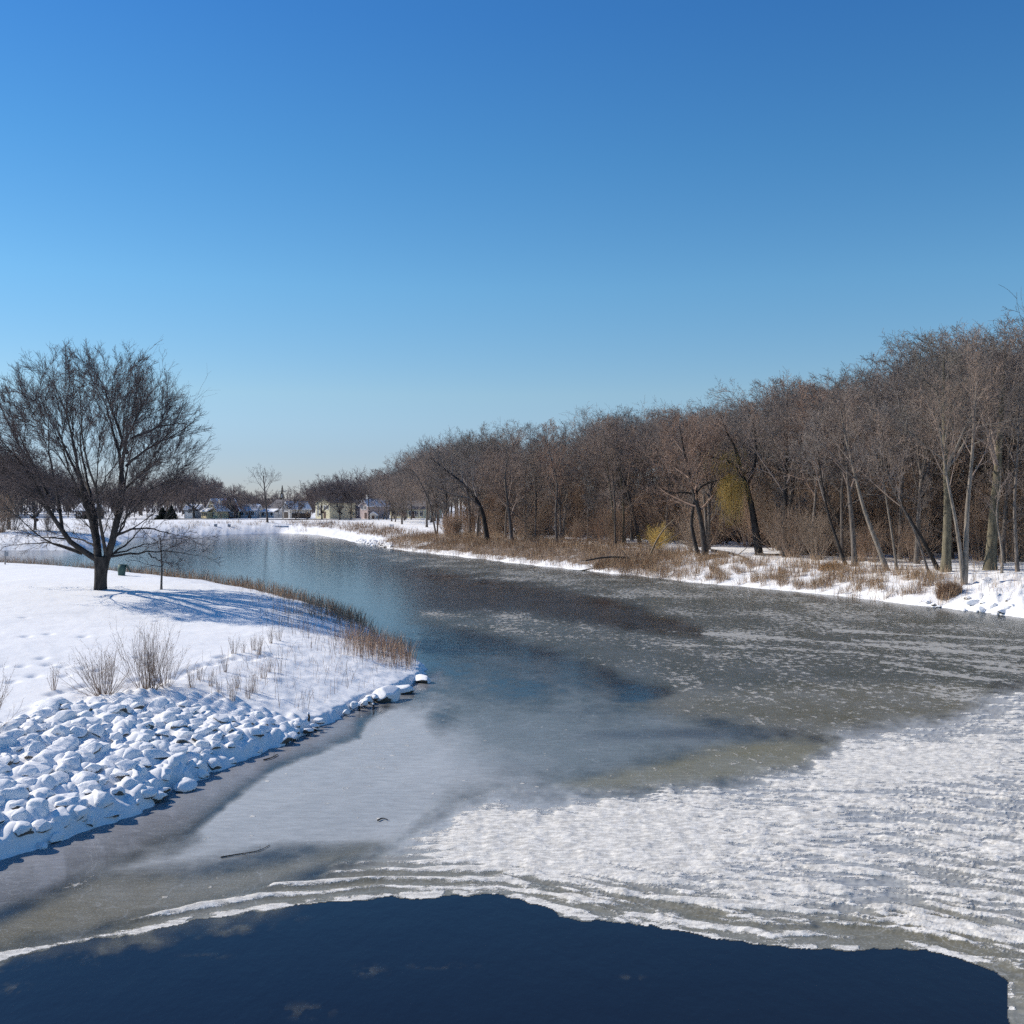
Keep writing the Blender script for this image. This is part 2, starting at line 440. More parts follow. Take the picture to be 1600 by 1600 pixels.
def grow(rg, P, Rd, n, t0, t1, ang, ln, N, up, wob, rr=0.6, tip=0.3, taperlen=0.5, droop=0.0, env=None, minr=0.0, rel=True):
    """children of every centre line in P: n each, between t0 and t1 of its length"""
    B, K, _ = P.shape
    if B == 0: return P, Rd
    L = np.linalg.norm(np.diff(P, axis=1), axis=2).sum(1)
    t = t0 + (t1 - t0) * ((np.arange(n)[None, :] + rg.uniform(0, 1, (B, n))) / n)
    x = t * (K - 1); i = np.minimum(x.astype(int), K - 2); fr = (x - i)[..., None]
    bi = np.arange(B)[:, None]
    p = P[bi, i] * (1 - fr) + P[bi, i + 1] * fr
    tan = P[bi, i + 1] - P[bi, i]; tan = tan / (np.linalg.norm(tan, axis=2, keepdims=True) + 1e-9)
    r = (Rd[bi, i] * (1 - fr[..., 0]) + Rd[bi, i + 1] * fr[..., 0])
    ref = rg.normal(0, 1, (B, n, 3))
    U = np.cross(tan, ref); U /= np.linalg.norm(U, axis=2, keepdims=True) + 1e-9
    Vv = np.cross(tan, U)
    az = (np.arange(n)[None, :] * 2.4 + rg.uniform(0, 6.28, (B, 1)) + rg.normal(0, 0.5, (B, n)))[..., None]
    # a shared basis per parent keeps the golden angle meaningful
    U0 = U[:, :1]; U0 = U0 - (U0 * tan).sum(2, keepdims=True) * tan; U0 /= np.linalg.norm(U0, axis=2, keepdims=True) + 1e-9
    V0 = np.cross(tan, U0)
    perp = U0 * np.cos(az) + V0 * np.sin(az)
    a = np.radians(rg.normal(ang, ang * 0.22, (B, n)))[..., None]
    d = tan * np.cos(a) + perp * np.sin(a)
    base = L[:, None] if rel else 1.0
    le = base * ln * (1 - taperlen * (t - t0) / max(1e-6, t1 - t0)) * rg.uniform(0.65, 1.25, (B, n))
    if env is not None:
        c, e = env
        q_ = (p - np.array(c)) / np.array(e); q_[..., 2] = np.where(q_[..., 2] < 0, q_[..., 2] * 1.55, q_[..., 2])
        rho = np.linalg.norm(q_, axis=2)
        le = le * np.clip((1.25 - rho) / 0.35, 0.55, 1.0); cull = rg.uniform(0, 1, rho.shape) < np.clip((1.16 - rho) / 0.3, 0.10, 1.0)
    if env is None: cull = np.ones(le.shape, bool)
    cull = cull.ravel(); p = p.reshape(-1, 3)[cull]; d = d.reshape(-1, 3)[cull]; le = le.ravel()[cull]; r = r.ravel()[cull]; r0 = np.maximum(r * rr * rg.uniform(0.75, 1.1, r.size), minr)
    Q = np.empty((len(p), N, 3)); Q[:, 0] = p
    for k in range(1, N):
        Q[:, k] = Q[:, k - 1] + d * (le / (N - 1))[:, None]
        d = d + np.array([0, 0, up - droop * k]) + rg.normal(0, wob, d.shape)
        d /= np.linalg.norm(d, axis=1, keepdims=True)
    Rc = r0[:, None] * np.linspace(1, tip, N)[None, :]
    return Q, np.maximum(Rc, minr * 0.6)

def cat(*a):
    return np.concatenate(a, 0)

def crown_from(rg, P, Rd, dens=(6, 6, 5), twig=0.011, ang=(38, 40, 42), ln=(0.55, 0.5, 0.5), up=0.10, droop=0.0, t0=0.25, env=None):
    P1, R1 = grow(rg, P, Rd, dens[0], t0, 1.0, ang[0], ln[0], 6, up, 0.10, 0.55, 0.3, 0.45, 0, env, twig * 1.6)
    P2, R2 = grow(rg, P1, R1, dens[1], 0.2, 1.0, ang[1], ln[1], 5, up * 0.9, 0.13, 0.6, 0.4, 0.35, droop * 0.3, env, twig * 1.2)
    P3, R3 = grow(rg, P2, R2, dens[2], 0.15, 1.0, ang[2], ln[2], 4, up * 0.7, 0.16, 0.7, 0.5, 0.3, droop, env, twig)
    out = [(P1, R1, 5), (P2, R2, 4), (P3, R3, 3)]
    if len(dens) > 3:
        P4, R4 = grow(rg, P3, R3, dens[3], 0.2, 1.0, 36, 0.55, 3, 0.02, 0.12, 0.75, 0.6, 0.1, droop, env, twig * .85)
        out.append((P4, R4, 3))
    return out

def trim_top(br, tops):
    """leave out twigs that would start above an uneven crown line"""
    out = []
    for (P_, R_, n_) in br:
        lim_ = np.asarray(tops)[(np.abs(np.floor(P_[:, 0, 0] * 1.3) * 7 + np.floor(P_[:, 0, 1] * 1.3) * 13).astype(int)) % len(tops)]
        k_ = (P_[:, 0, 2] < lim_) & (P_[:, -1, 2] < lim_ * 1.06)
        out.append((P_[k_], R_[k_], n_))
    return out

def make_tree(rg, H, kind, tw=0.0125, twig='twig'):
    """a free-standing mesh pair for a leafless tree of height H"""
    lean = rg.normal(0, 0.05, 2)
    fork = {'tall': 0.50, 'broad': 0.26, 'slim': 0.62, 'multi': 0.16}[kind]
    r0 = H * {'tall': 0.0145, 'broad': 0.019, 'slim': 0.009, 'multi': 0.014}[kind]
    k = np.linspace(0, 1, 9)
    tr = np.stack([lean[0] * H * k ** 1.5 * fork + 0.012 * H * np.cumsum(rg.normal(0, .3, 9)) * k, lean[1] * H * k ** 1.5 * fork + 0.012 * H * np.cumsum(rg.normal(0, .3, 9)) * k, k * H * fork], 1)
    rt = r0 * (1 - 0.38 * k); rt[0] *= 1.35
    nl = {'tall': 6, 'broad': 7, 'slim': 4, 'multi': 6}[kind]
    spread = {'tall': 27, 'broad': 42, 'slim': 22, 'multi': 26}[kind]
    top = tr[None]; rtop = rt[None]
    lf = (1 - fork) * 1.05 / fork
    lf = lf * 0.9
    A, RA = grow(rg, top, rtop, nl, 0.72, 1.0, spread, lf, 8, 0.08, 0.055, 0.62, 0.18, -0.1)
    # leader
    ld = np.cumsum(np.concatenate([tr[-1:], np.tile([[lean[0] * .5, lean[1] * .5, 1]], (7, 1)) * H * (1 - fork) * 0.86 / 7 + rg.normal(0, 0.012 * H, (7, 3))]), axis=0)
    A = cat(A, ld[None]); RA = cat(RA, (rt[-1] * np.linspace(0.9, 0.15, 8))[None])
    side, rs = grow(rg, top, rtop, 4, 0.40, 0.8, 62, 0.42, 8, 0.06, 0.09, 0.33, 0.2)
    A2, RA2 = cat(A, side), cat(RA, rs)
    dens = {'tall': (7, 6, 5, 3), 'broad': (7, 6, 5, 3), 'slim': (7, 6, 5, 2), 'multi': (7, 6, 5, 2)}[kind]
    br = crown_from(rg, A2, RA2, dens, tw, up=0.04, ln=(0.5, 0.5, 0.55))
    zt_ = np.percentile(br[-1][0][:, -1, 2], 97.5); f = H * 0.985 / zt_
    for arr in [top, A, side] + [b_[0] for b_ in br]: arr *= f
    br = trim_top(br, H * (1 + rg.uniform(-.03, .02, 64)))
    A[..., 2] = np.minimum(A[..., 2], H * .93 + .1 * (A[..., 2] - H * .93))
    tm = tube_mesh('trunk', [(top, rtop, 9), (A, RA, 6)], M['bark'])
    cm = tube_mesh('crown', [(side, rs, 5)] + br, M[twig])
    return tm, cm

def tree_thing(name, tm, cm, loc, rz=0, scale=1.0):
    e = empty(name, loc, rz, scale)
    CH[e] = [link('trunk', tm, e), link('crown', cm, e)]
    return e

# ------------------------------------------------------------------ boulders of the riprap (decided first: the snow drapes over them)
UP = np.array([(-300, 1260), (-120, 1190), (0, 1128), (60, 1108), (150, 1085), (240, 1078), (330, 1082), (430, 1108), (490, 1126), (560, 1106), (640, 1072), (680, 1060)], float)
cells = []
sp = 0.40
for gx in np.arange(-16, -3, sp):
    for gy in np.arange(13, 40, sp * 1.02):
        cells.append((gx + rng.uniform(-.42, .42) * sp, gy + rng.uniform(-.42, .42) * sp))
cells = np.array(cells)
zz, dd, ii = base_height(cells[:, 0], cells[:, 1])
ppx = 800 + cells[:, 0] / cells[:, 1] * F; ppy = YH + (HC - zz) / cells[:, 1] * F
lim = np.interp(ppx, UP[:, 0], UP[:, 1])
ok = (dd > 0.02) & (ii < NL - 1) & (ppy > lim + 4) & (ppx > -90) & (dd < 7) & (ppx < 690)
LB = [(x, y, z, d) for (x, y), z, d in zip(cells[ok], zz[ok], dd[ok])]
LB.sort(key=lambda q: math.hypot(q[0], q[1]))
for (x, y, z, d) in LB:
    edge = d < 0.45
    r = rng.uniform(0.15, 0.32) * (0.9 if edge else 1.0)
    if y > 29: r *= 0.7
    BOULD.append((x, y, r, 0.0))
print('boulders', len(LB))

# ------------------------------------------------------------------ the ground: one sheet from the near bank to the horizon
def ground():
    q = np.concatenate([np.arange(830, 470, -2.2), np.arange(470, 210, -0.85), np.arange(210, 60, -0.7), np.arange(60, 16, -0.35)])
    D = 4.6 * F / q
    D = np.concatenate([D, np.geomspace(D[-1] * 1.02, 5000, 60)])
    px = np.concatenate([np.arange(-1500, -250, 12.0), np.arange(-250, 700, 1.9), np.arange(700, 1850, 3.2), np.arange(1850, 3300, 12.0)])
    PX, DD = np.meshgrid(px, D)
    X = (PX - 800) / F * DD; Y = DD
    z, d, idx = base_height(X, Y)
    # boulders lift the snow into soft heaps
    z0 = z.copy()
    for (bx, by, br, _) in BOULD:
        if by > 45: continue
        r0 = np.searchsorted(D, by - 1.0); r1 = np.searchsorted(D, by + 1.0)
        sx = X[r0:r1]; sy = Y[r0:r1]
        g = np.exp(-(((sx - bx + .25 * br) ** 2 + (sy - by) ** 2) / (br * 0.95) ** 2))
        z[r0:r1] = np.where(d[r0:r1] > -0.1, np.maximum(z[r0:r1], z0[r0:r1] + 0.80 * br * g), z[r0:r1])
    for (fx, fy) in FOOT:
        r0 = np.searchsorted(D, fy - 0.8); r1 = np.searchsorted(D, fy + 0.8)
        sx = X[r0:r1]; sy = Y[r0:r1]
        g = np.exp(-(((sx - fx) / 0.16) ** 2 + ((sy - fy) / 0.24) ** 2))
        z[r0:r1] -= 0.09 * g
    # windrows and small tufts under the snow of the gentle tip
    tip = (idx < NL - 1) & (d > 0.1)
    z = z + np.where(tip, 0.05 * np.maximum(0, fbm(X / 0.7, Y / 0.7, 3, 21)) * sstep(0, 1.0, d) * sstep(9, 4, d), 0)
    right = idx >= NL + NF - 1
    far = (idx >= NL - 1) & ~right
    z = z + np.where(right | far, 0.24 * fbm(X / 1.3, Y / 1.3, 4, 31) * sstep(0, 0.8, d) * sstep(14, 5, d), 0)
    litter = np.zeros_like(z)
    PXn = 800 + X / Y * F
    z = z + right * sstep(1480, 1510, PXn) * sstep(0, .4, d) * sstep(9, 5, d) * 0.42 * np.maximum(0, fbm(X / .55, Y / .55, 3, 35))
    wood = right * sstep(7.5, 12, d) * (0.40 + 0.25 * fbm(X / 6, Y / 6, 3, 41))
    strip = right * sstep(0.5, 1.2, d) * sstep(14, 9, d) * sstep(1180, 980, PXn) * 0.72
    strip2 = right * sstep(0.4, 1.0, d) * sstep(7, 4, d) * sstep(1500, 1440, PXn) * 0.38
    litter = np.maximum(np.maximum(wood, strip), strip2)
    litter = np.maximum(litter, far * sstep(3.0, 5, d) * sstep(13, 8, d) * sstep(440, 500, PXn) * 0.55)
    litter = litter + right * (d > 0) * sstep(0.5, 0.0, d) * 0.0
    nr, nc = X.shape
    idg = np.arange(nr * nc).reshape(nr, nc)
    Fq = np.stack([idg[:-1, :-1], idg[:-1, 1:], idg[1:, 1:], idg[1:, :-1]], -1)
    keep = (d[:-1, :-1] > -2.0) | (d[1:, 1:] > -2.0)
    Fq = Fq[keep]
    V = np.stack([X, Y, z], -1).reshape(-1, 3)
    used = np.zeros(len(V), bool); used[Fq.ravel()] = True
    remap = np.cumsum(used) - 1
    me = npmesh('snow_ground', V[used], remap[Fq], M['ground'])
    fattr(me, 'litter', litter.ravel()[used])
    o = link('snow_ground', me); tag(o, kind='structure')
ground()

# ------------------------------------------------------------------ river: water sheet and the ice on it
m = MB(); m.add([(-600, -60, 0), (300, -60, 0), (300, 420, 0), (-600, 420, 0)], [(0, 1, 2, 3)])
tag(m.build('river_water', M['water']), kind='structure')

def polysd(px, py, poly):
    """signed distance in the photograph's rows and columns, positive inside"""
    best = np.full(px.shape, 1e18); ins = np.zeros(px.shape, bool); n = len(poly)
    for i in range(n):
        ax, ay = poly[i]; bx, by = poly[(i + 1) % n]
        dx, dy = bx - ax, by - ay
        t = np.clip(((px - ax) * dx + (py - ay) * dy) / (dx * dx + dy * dy), 0, 1)
        best = np.minimum(best, (px - ax - t * dx) ** 2 + (py - ay - t * dy) ** 2)
        if by != ay:
            ins ^= ((ay > py) != (by > py)) & (px < (bx - ax) * (py - ay) / (by - ay) + ax)
    d = np.sqrt(best)
    return np.where(ins, d, -d)

EDGE = [(-400, 1600), (-250, 1562), (0, 1500), (100, 1480), (200, 1462), (300, 1440), (400, 1424), (500, 1412), (600, 1404), (700, 1399), (780, 1398), (815, 1406), (850, 1417), (875, 1432),
        (920, 1441), (980, 1443), (1050, 1455), (1100, 1464), (1150, 1473), (1200, 1482), (1300, 1484), (1400, 1486), (1465, 1486), (1490, 1497), (1520, 1505),
        (1550, 1519), (1572, 1536), (1577, 1570), (1582, 1610), (1590, 1680)]
OPEN = EDGE + [(1590, 2200), (-400, 2200)]
TOPW = [(-250, 1545), (0, 1484), (150, 1450), (300, 1413), (420, 1384), (500, 1362), (560, 1338), (620, 1300), (660, 1272), (720, 1244), (770, 1226), (860, 1240), (930, 1238), (1000, 1234),
        (1100, 1222), (1200, 1208), (1250, 1196), (1272, 1180), (1300, 1160), (1268, 1140), (1330, 1132), (1400, 1122), (1480, 1116), (1520, 1097), (1560, 1072), (1700, 1040), (1950, 1000)]
WHITE = TOPW + [(1950, 2200), (-250, 2200)]
THIN = [(120, 1372), (180, 1345), (300, 1300), (380, 1235), (430, 1200), (500, 1175), (560, 1152), (565, 1128), (620, 1095), (690, 1072), (700, 1120), (760, 1160), (850, 1200), (890, 1260), (760, 1270), (700, 1300), (640, 1322), (560, 1335), (450, 1338), (300, 1372)]
OLIVE1 = [(-250, 1600), (-250, 1500), (0, 1432), (160, 1365), (300, 1365), (450, 1335), (600, 1310), (660, 1290), (560, 1345), (420, 1390), (200, 1445), (0, 1490)]
OLIVE2 = [(870, 1228), (1000, 1195), (1120, 1165), (1240, 1150), (1310, 1160), (1260, 1200), (1100, 1228), (960, 1240)]
OLIVE3 = [(960, 1105), (1060, 1072), (1250, 1062), (1500, 1060), (1560, 1075), (1520, 1122), (1360, 1146), (1300, 1172), (1240, 1160), (1100, 1130)]
TEAL = [(690, 1065), (800, 1085), (950, 1095), (1100, 1120), (1250, 1150), (1100, 1180), (870, 1240), (740, 1245), (660, 1215), (690, 1130)]
MARGIN = [(-250, 1640), (-250, 1380), (0, 1320), (200, 1255), (340, 1190), (420, 1155), (560, 1090), (690, 1045), (690, 1068), (565, 1128), (560, 1152), (430, 1202), (380, 1237), (300, 1302), (180, 1352), (0, 1432)]
FLOE = [(470, 843), (560, 851), (700, 864), (1000, 896), (1250, 920), (1600, 958), (1950, 1005), (1950, 1045), (1560, 1080), (1500, 1118), (1270, 1142), (1120, 1110), (980, 1072), (900, 1035), (800, 1008), (640, 972), (650, 948), (800, 950), (1000, 976), (1090, 986), (1060, 974), (960, 946), (850, 922), (740, 908), (600, 887), (500, 862)]
LINES = [[(980, 983), (1200, 996), (1600, 1026), (1900, 1052)], [(1050, 1008), (1200, 1012), (1340, 1020), (1600, 1050), (1800, 1075)], [(1375, 1034), (1600, 1072)],
         [(1300, 985), (1600, 1001), (1900, 1020)], [(1330, 1000), (1600, 1013), (1900, 1036)], [(1420, 1025), (1600, 1040), (1850, 1066)], [(1380, 1046), (1600, 1066)]]
ROW = np.array([(-400, 1585), (0, 1500), (200, 1462), (400, 1424), (600, 1404), (780, 1402), (900, 1425), (1050, 1452), (1200, 1474), (1400, 1495), (1600, 1540), (1950, 1640)], float)

def ice():
    py = np.concatenate([np.arange(836, 1000, 0.9), np.arange(1000, 1660, 1.5), np.arange(1660, 1900, 4)])
    px = np.arange(-260, 1930, 1.9)
    PX, PY = np.meshgrid(px, py)
    D = HC * F / (PY - YH); X = (PX - 800) / F * D
    d, _, _, _ = shore(X, D)
    n_l = fbm(X / 2.2, D / 4.0, 4, 51)           # wobble of the zone borders
    n_s = fbm(X / 0.35, D / 0.5, 4, 52)
    wob = n_l * 10 + n_s * 6
    mpx = (PY - YH) / 500.0
    sd_open = -polysd(PX, PY, OPEN) - 0.0 + n_s * 5.0 * mpx
    sd_w = polysd(PX, PY, WHITE)
    wf = 26 + 30 * sstep(600, 700, PX) * sstep(1000, 850, PX) - 20 * sstep(650, 450, PX)
    white = sstep(-8, 1, (sd_w + wob * 1.5 * sstep(250, 600, PX) + n_s * 8) / wf * 9 - 8 * 0) * (sd_open > 0) if False else sstep(-0.3, 1.0, (sd_w + (wob * 1.5 + n_s * 8) * sstep(200, 700, PX)) / wf) * (sd_open > 0)
    rowD = HC * F / (np.interp(PX, ROW[:, 0], ROW[:, 1]) - YH)
    t = D - rowD + 0.25 * fbm(X / 2.5, D / 2.5, 3, 60)
    s = sd_open                                     # rows above the open-water edge
    streak = 0.60 * fbm(X / 1.05, t / 0.19, 4, 61, 0.58) + 0.40 * fbm(X / 0.36, t / 0.10, 3, 66)
    rows = np.sin(2 * np.pi * (t / 0.42 + 0.5 * fbm(X / 3.0, t / 2.0, 3, 71))) * 0.8 + 0.6 * fbm(X / 1.6, t / 0.35, 3, 73)
    nearrows = sstep(110, 35, s + n_l * 20) * sstep(900, 500, PX) + 0.40 * sstep(60, 20, s + n_l * 14) * sstep(500, 900, PX)
    # how thickly crusted each stretch is
    bias = 0.66 + 0.0 * PX
    core = np.exp(-(((PX - 850) / 330) ** 2 + ((PY - 1300) / 75) ** 2))
    core2 = np.exp(-(((PX - 1350) / 260) ** 2 + ((PY - 1190) / 45) ** 2))
    bias = bias + 0.55 * core + 0.45 * core2 - 0.08 * sstep(1250, 1600, PX) * sstep(1180, 1240, PY) + 0.10 * sstep(1420, 1330, PY) * sstep(1200, 900, PX)
    h = bias + (streak * 1.6) * (1 - 0.65 * np.maximum(core, core2))
    h = h * (1 - nearrows) + nearrows * (0.34 + 0.5 * rows)
    h = h - 0.42 * sstep(75, 0, sd_w + wob * 1.5) * sstep(500, 650, PX)
    rim = np.exp(-((s - 5) / 6.0) ** 2) * sstep(0, 2, s)
    h = np.maximum(h, rim * (0.62 + 1.1 * n_s) * sstep(-300, 0, PX) * sstep(1570, 1530, PX))
    holes = sstep(0.15, 0.5, fbm(X / 1.3, t / 0.32, 2, 81)) * sstep(75, 30, s) * sstep(6, 14, s) * sstep(780, 900, PX)
    h = h - 0.6 * holes
    crust = np.clip(h, 0, 1.1) * white * (1 - 0.25 * sstep(1545, 1575, PX) * sstep(1500, 1545, PY))
    # stray white flakes
    speck = 0.0 * PX
    fl = polysd(PX, PY, FLOE) + 5 * fbm(X / 5.0, D / 14.0, 3, 57)
    speck = np.maximum(speck, sstep(-5, 16, fl + wob * 0.8) * (0.71 + 0.34 * n_l) )
    lower = polysd(PX, PY, [(560, 995), (700, 1000), (900, 1030), (1000, 1075), (1250, 1150), (1100, 1140), (900, 1085), (740, 1060), (640, 1020)])
    speck = np.maximum(speck, sstep(0, 20, lower) * 0.30)
    speck = np.maximum(speck, sstep(0, 20, polysd(PX, PY, THIN)) * (0.40 + 0.12 * n_l))
    speck = np.maximum(speck, sstep(0, 30, polysd(PX, PY, OLIVE1)) * 0.34)
    speck = np.maximum(speck, sstep(0, 10, polysd(PX, PY, OLIVE2) + wob) * 0.52)
    speck = np.maximum(speck, sstep(-5, 15, polysd(PX, PY, OLIVE3) + wob) * 0.58)
    speck = np.maximum(speck, np.exp(-((PX - 120) / 75) ** 2 - ((PY - 1385) / 40) ** 2) * 0.62)
    for ln in LINES:
        L = np.array(ln); yy = np.interp(PX, L[:, 0], L[:, 1], left=-999, right=-999)
        speck = speck + np.exp(-((PY - yy) / 2.0) ** 2) * (0.42 + 0.2 * n_l)
    # film of clear ice: how much of it and its tone
    tint = np.zeros(PX.shape + (3,)); tint[:] = (0.115, 0.124, 0.094)
    cover = sstep(-8, 18, fl + wob) * 0.55
    def lay(w, c, a):
        nonlocal tint, cover
        tint = tint * (1 - w[..., None]) + np.array(c) * w[..., None]
        cover = cover * (1 - w) + a * w
    lay(sstep(-10, 40, lower + wob * 2.5) * 0.8, (0.115, 0.135, 0.145), 0.62)  # blue-grey painted into the film stands in for sky mirrored in rippled water
    lay(sstep(-30, 40, polysd(PX, PY, TEAL) + wob * 2.2), (0.175, 0.20, 0.195), 0.80)
    lay(sstep(-8, 20, polysd(PX, PY, OLIVE3) + wob * 1.2), (0.145, 0.13, 0.075), 0.76)
    dk = np.exp(-((PY - 1148 - (PX - 1000) * -0.01) / 9) ** 2) * sstep(860, 960, PX) * sstep(1300, 1230, PX)
    notch = polysd(PX, PY, [(640, 900), (850, 914), (1100, 985), (1000, 986), (800, 956), (640, 954)])
    lay(sstep(-8, 14, notch + wob) * 0.7, (0.10, 0.10, 0.095), 0.30)
    speck = np.maximum(speck, sstep(-4, 12, notch + wob * .6) * 0.34)
    lay(dk * (0.5 + 0.5 * n_l) * 0.8, (0.05, 0.06, 0.08), 0.25)
    lay(sstep(-10, 18, polysd(PX, PY, OLIVE2) + wob), (0.19, 0.165, 0.08), 0.86)
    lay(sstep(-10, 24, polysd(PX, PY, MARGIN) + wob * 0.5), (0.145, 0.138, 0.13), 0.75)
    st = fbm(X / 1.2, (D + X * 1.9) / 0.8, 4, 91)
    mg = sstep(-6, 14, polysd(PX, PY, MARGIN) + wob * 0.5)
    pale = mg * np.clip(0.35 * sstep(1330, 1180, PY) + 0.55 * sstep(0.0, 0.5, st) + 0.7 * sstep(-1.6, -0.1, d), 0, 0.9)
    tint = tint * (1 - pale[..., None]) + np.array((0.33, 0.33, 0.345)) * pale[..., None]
    ff = 9 + 70 * sstep(600, 720, PX) + 25 * sstep(620, 560, PX) * sstep(1290, 1330, PY)
    lay(sstep(-0.5, 1.0, (polysd(PX, PY, THIN) + wob * (0.5 + ff / 50)) / ff), (0.47, 0.475, 0.465), 0.92)
    sv = np.clip(0.5 + 0.9 * fbm((X - 0.31 * D) / 1.6, D / 7.0, 4, 93), 0, 1) * sstep(0, 10, polysd(PX, PY, THIN))
    tint = tint * (1 - 0.20 * sv[..., None])
    lay(sstep(-14, 22, polysd(PX, PY, OLIVE1) + wob * 1.2), (0.17, 0.148, 0.092), 0.86)
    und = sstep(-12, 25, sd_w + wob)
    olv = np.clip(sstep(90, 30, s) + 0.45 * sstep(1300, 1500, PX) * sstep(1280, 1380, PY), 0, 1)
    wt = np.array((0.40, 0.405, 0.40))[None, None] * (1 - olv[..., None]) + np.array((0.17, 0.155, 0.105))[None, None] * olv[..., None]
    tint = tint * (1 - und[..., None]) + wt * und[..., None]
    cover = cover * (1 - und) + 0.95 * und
    # greenish ledge of ice just under the rim, left part, and wisps on the open water
    ledge = sstep(-26, -3, sd_open + n_l * 14 + n_s * 12) * (sd_open <= 0) * sstep(520, 380, PX) * 0.45
    wisp = sstep(0.45, 0.75, fbm(X / 0.55, D / 0.8, 4, 95) + 0.12) * (sd_open < -20)
    spots = [(130, 1495, 40, 9), (575, 1518, 22, 8), (478, 1580, 34, 10), (985, 1530, 18, 5), (20, 1545, 25, 7), (320, 1495, 30, 4), (690, 1510, 40, 4)]
    sw = sum(np.exp(-((PX - a) / c) ** 2 - ((PY - b) / e) ** 2) for a, b, c, e in spots)
    wisp = sw * sstep(-0.05, 0.45, fbm(X / .12, D / .18, 4, 97)) * (sd_open < -4)
    op = sd_open <= 0
    cover = np.where(op, np.clip(ledge * (0.4 + 0.6 * sstep(-0.2, 0.4, n_s)) + wisp * 0.2, 0, 0.6), cover)
    tint[op] = (0.17, 0.165, 0.12)
    speck = np.where(op, sw * 0.25, speck); crust = np.where(op, 0, crust)
    speck = np.clip(speck, 0, 1.1)
    z = 0.004 + np.clip(crust, 0, 1.2) * (0.085 * (1 - 0.5 * np.maximum(core, core2)) + 0.03 * n_s) * (0.02 + 0.98 * sstep(2, 30, s))
    z = np.maximum(z, 0.004)
    land = sstep(0.6, 0.0, d)
    nr, nc = X.shape
    idg = np.arange(nr * nc).reshape(nr, nc)
    Fq = np.stack([idg[1:, :-1], idg[1:, 1:], idg[:-1, 1:], idg[:-1, :-1]], -1)
    act = (np.maximum(np.maximum(cover, speck), crust) > 0.015) & (d < 0.6)
    keep = act[:-1, :-1] | act[1:, 1:] | act[1:, :-1] | act[:-1, 1:]
    Fq = Fq[keep]
    V = np.stack([X, D, z], -1).reshape(-1, 3)
    used = np.zeros(len(V), bool); used[Fq.ravel()] = True
    remap = np.cumsum(used) - 1
    me = npmesh('river_ice', V[used], remap[Fq], M['ice'])
    fattr(me, 'crust', crust.ravel()[used]); fattr(me, 'speck', speck.ravel()[used]); fattr(me, 'cover', cover.ravel()[used])
    flk = np.maximum(np.maximum(sstep(0, 14, polysd(PX, PY, THIN)), sstep(0, 14, polysd(PX, PY, OLIVE1)) * 0.8), 0.55 * sstep(0, 30, polysd(PX, PY, TEAL)))
    fattr(me, 'flake', np.where(op, 0, flk * sstep(10, -5, sd_w)).ravel()[used])
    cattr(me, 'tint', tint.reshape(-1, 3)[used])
    tag(link('river_ice', me), kind='structure')
ice()

# ------------------------------------------------------------------ boulders
def boulder_mesh(seed, sub=4):
    import bmesh
    rg = np.random.default_rng(seed)
    bm = bmesh.new(); bmesh.ops.create_icosphere(bm, subdivisions=sub, radius=1.0)
    V = np.array([v.co[:] for v in bm.verts])
    for k in range(10):                                   # knock flat facets into the ball
        nrm = rg.normal(0, 1, 3); nrm[2] *= 0.6; nrm /= np.linalg.norm(nrm)
        c = rg.uniform(0.50, 0.80)
        over = np.maximum(0, V @ nrm - c); V = V - nrm * over[:, None] * 0.85
    V = V * (1 + 0.10 * fbm(V[:, 0] * 1.7 + seed * 3, V[:, 1] * 1.7 + V[:, 2] * 2.3, 3, seed))[:, None]
    V *= np.array([rg.uniform(0.9, 1.35), rg.uniform(0.8, 1.1), rg.uniform(0.75, 1.0)])
    for v, p in zip(bm.verts, V): v.co = p
    me = bpy.data.meshes.new('boulder'); bm.to_mesh(me); bm.free()
    for p in me.polygons: p.use_smooth = True
    me.materials.append(M['boulder'])
    return me
BM = [boulder_mesh(100 + k) for k in range(12)]
def boulder(x, y, z, r, label, group=None, mesh=None):
    o = link('boulder', mesh or BM[rng.integers(len(BM))]); o.location = (x, y, z)
    o.scale = (r * rng.uniform(.9, 1.25), r * rng.uniform(.85, 1.15), r * rng.uniform(.6, .95)); o.rotation_euler = (rng.normal(0, .15), rng.normal(0, .15), rng.uniform(0, 6.28))
    tag(o, label, 'boulder', group)
    return o
for (x, y, r, _), (_, _, z, d) in list(zip(BOULD, LB))[:270]:
    boulder(x, y, z + r * (0.34 if d > 0.4 else 0.26), r, 'snow-covered boulder heaped in the stone bank at the lower left', 'boulders of the left stone bank')
# singled-out stones at the point and at the ice edge
for (px, py, z, r, lb) in [(605, 1088, 0.15, 0.55, 'large snow-capped boulder at the point where the left bank meets the ice'),
                           (627, 1078, 0.12, 0.36, 'dark flat rock beside the big snow-capped boulder on the point'),
                           (660, 1062, 0.10, 0.36, 'dark rock at the very tip of the left bank below the red-brown reeds'),
                           (290, 1226, 0.12, 0.30, 'square dark stone block half under snow at the ice edge'),
                           (580, 1018, 0.35, 0.40, 'snow-capped rock on the far side of the point beside the open water')]:
    x, y = W(px, py, z); o = boulder(x, y, z, r, lb); o.scale.z *= 0.75
for k in range(22):
    t_ = rng.uniform(0, 1); px = 430 + 170 * t_; py = np.interp(px, [430, 480, 560, 615], [1163, 1143, 1104, 1086]) + rng.uniform(-7, 3)
    x, y = W(px, py, 0.1); boulder(x, y, 0.08 + rng.uniform(0, .12), rng.uniform(.09, .20), 'small snow-capped stone along the ledge leading to the point', 'small stones of the ledge towards the point')
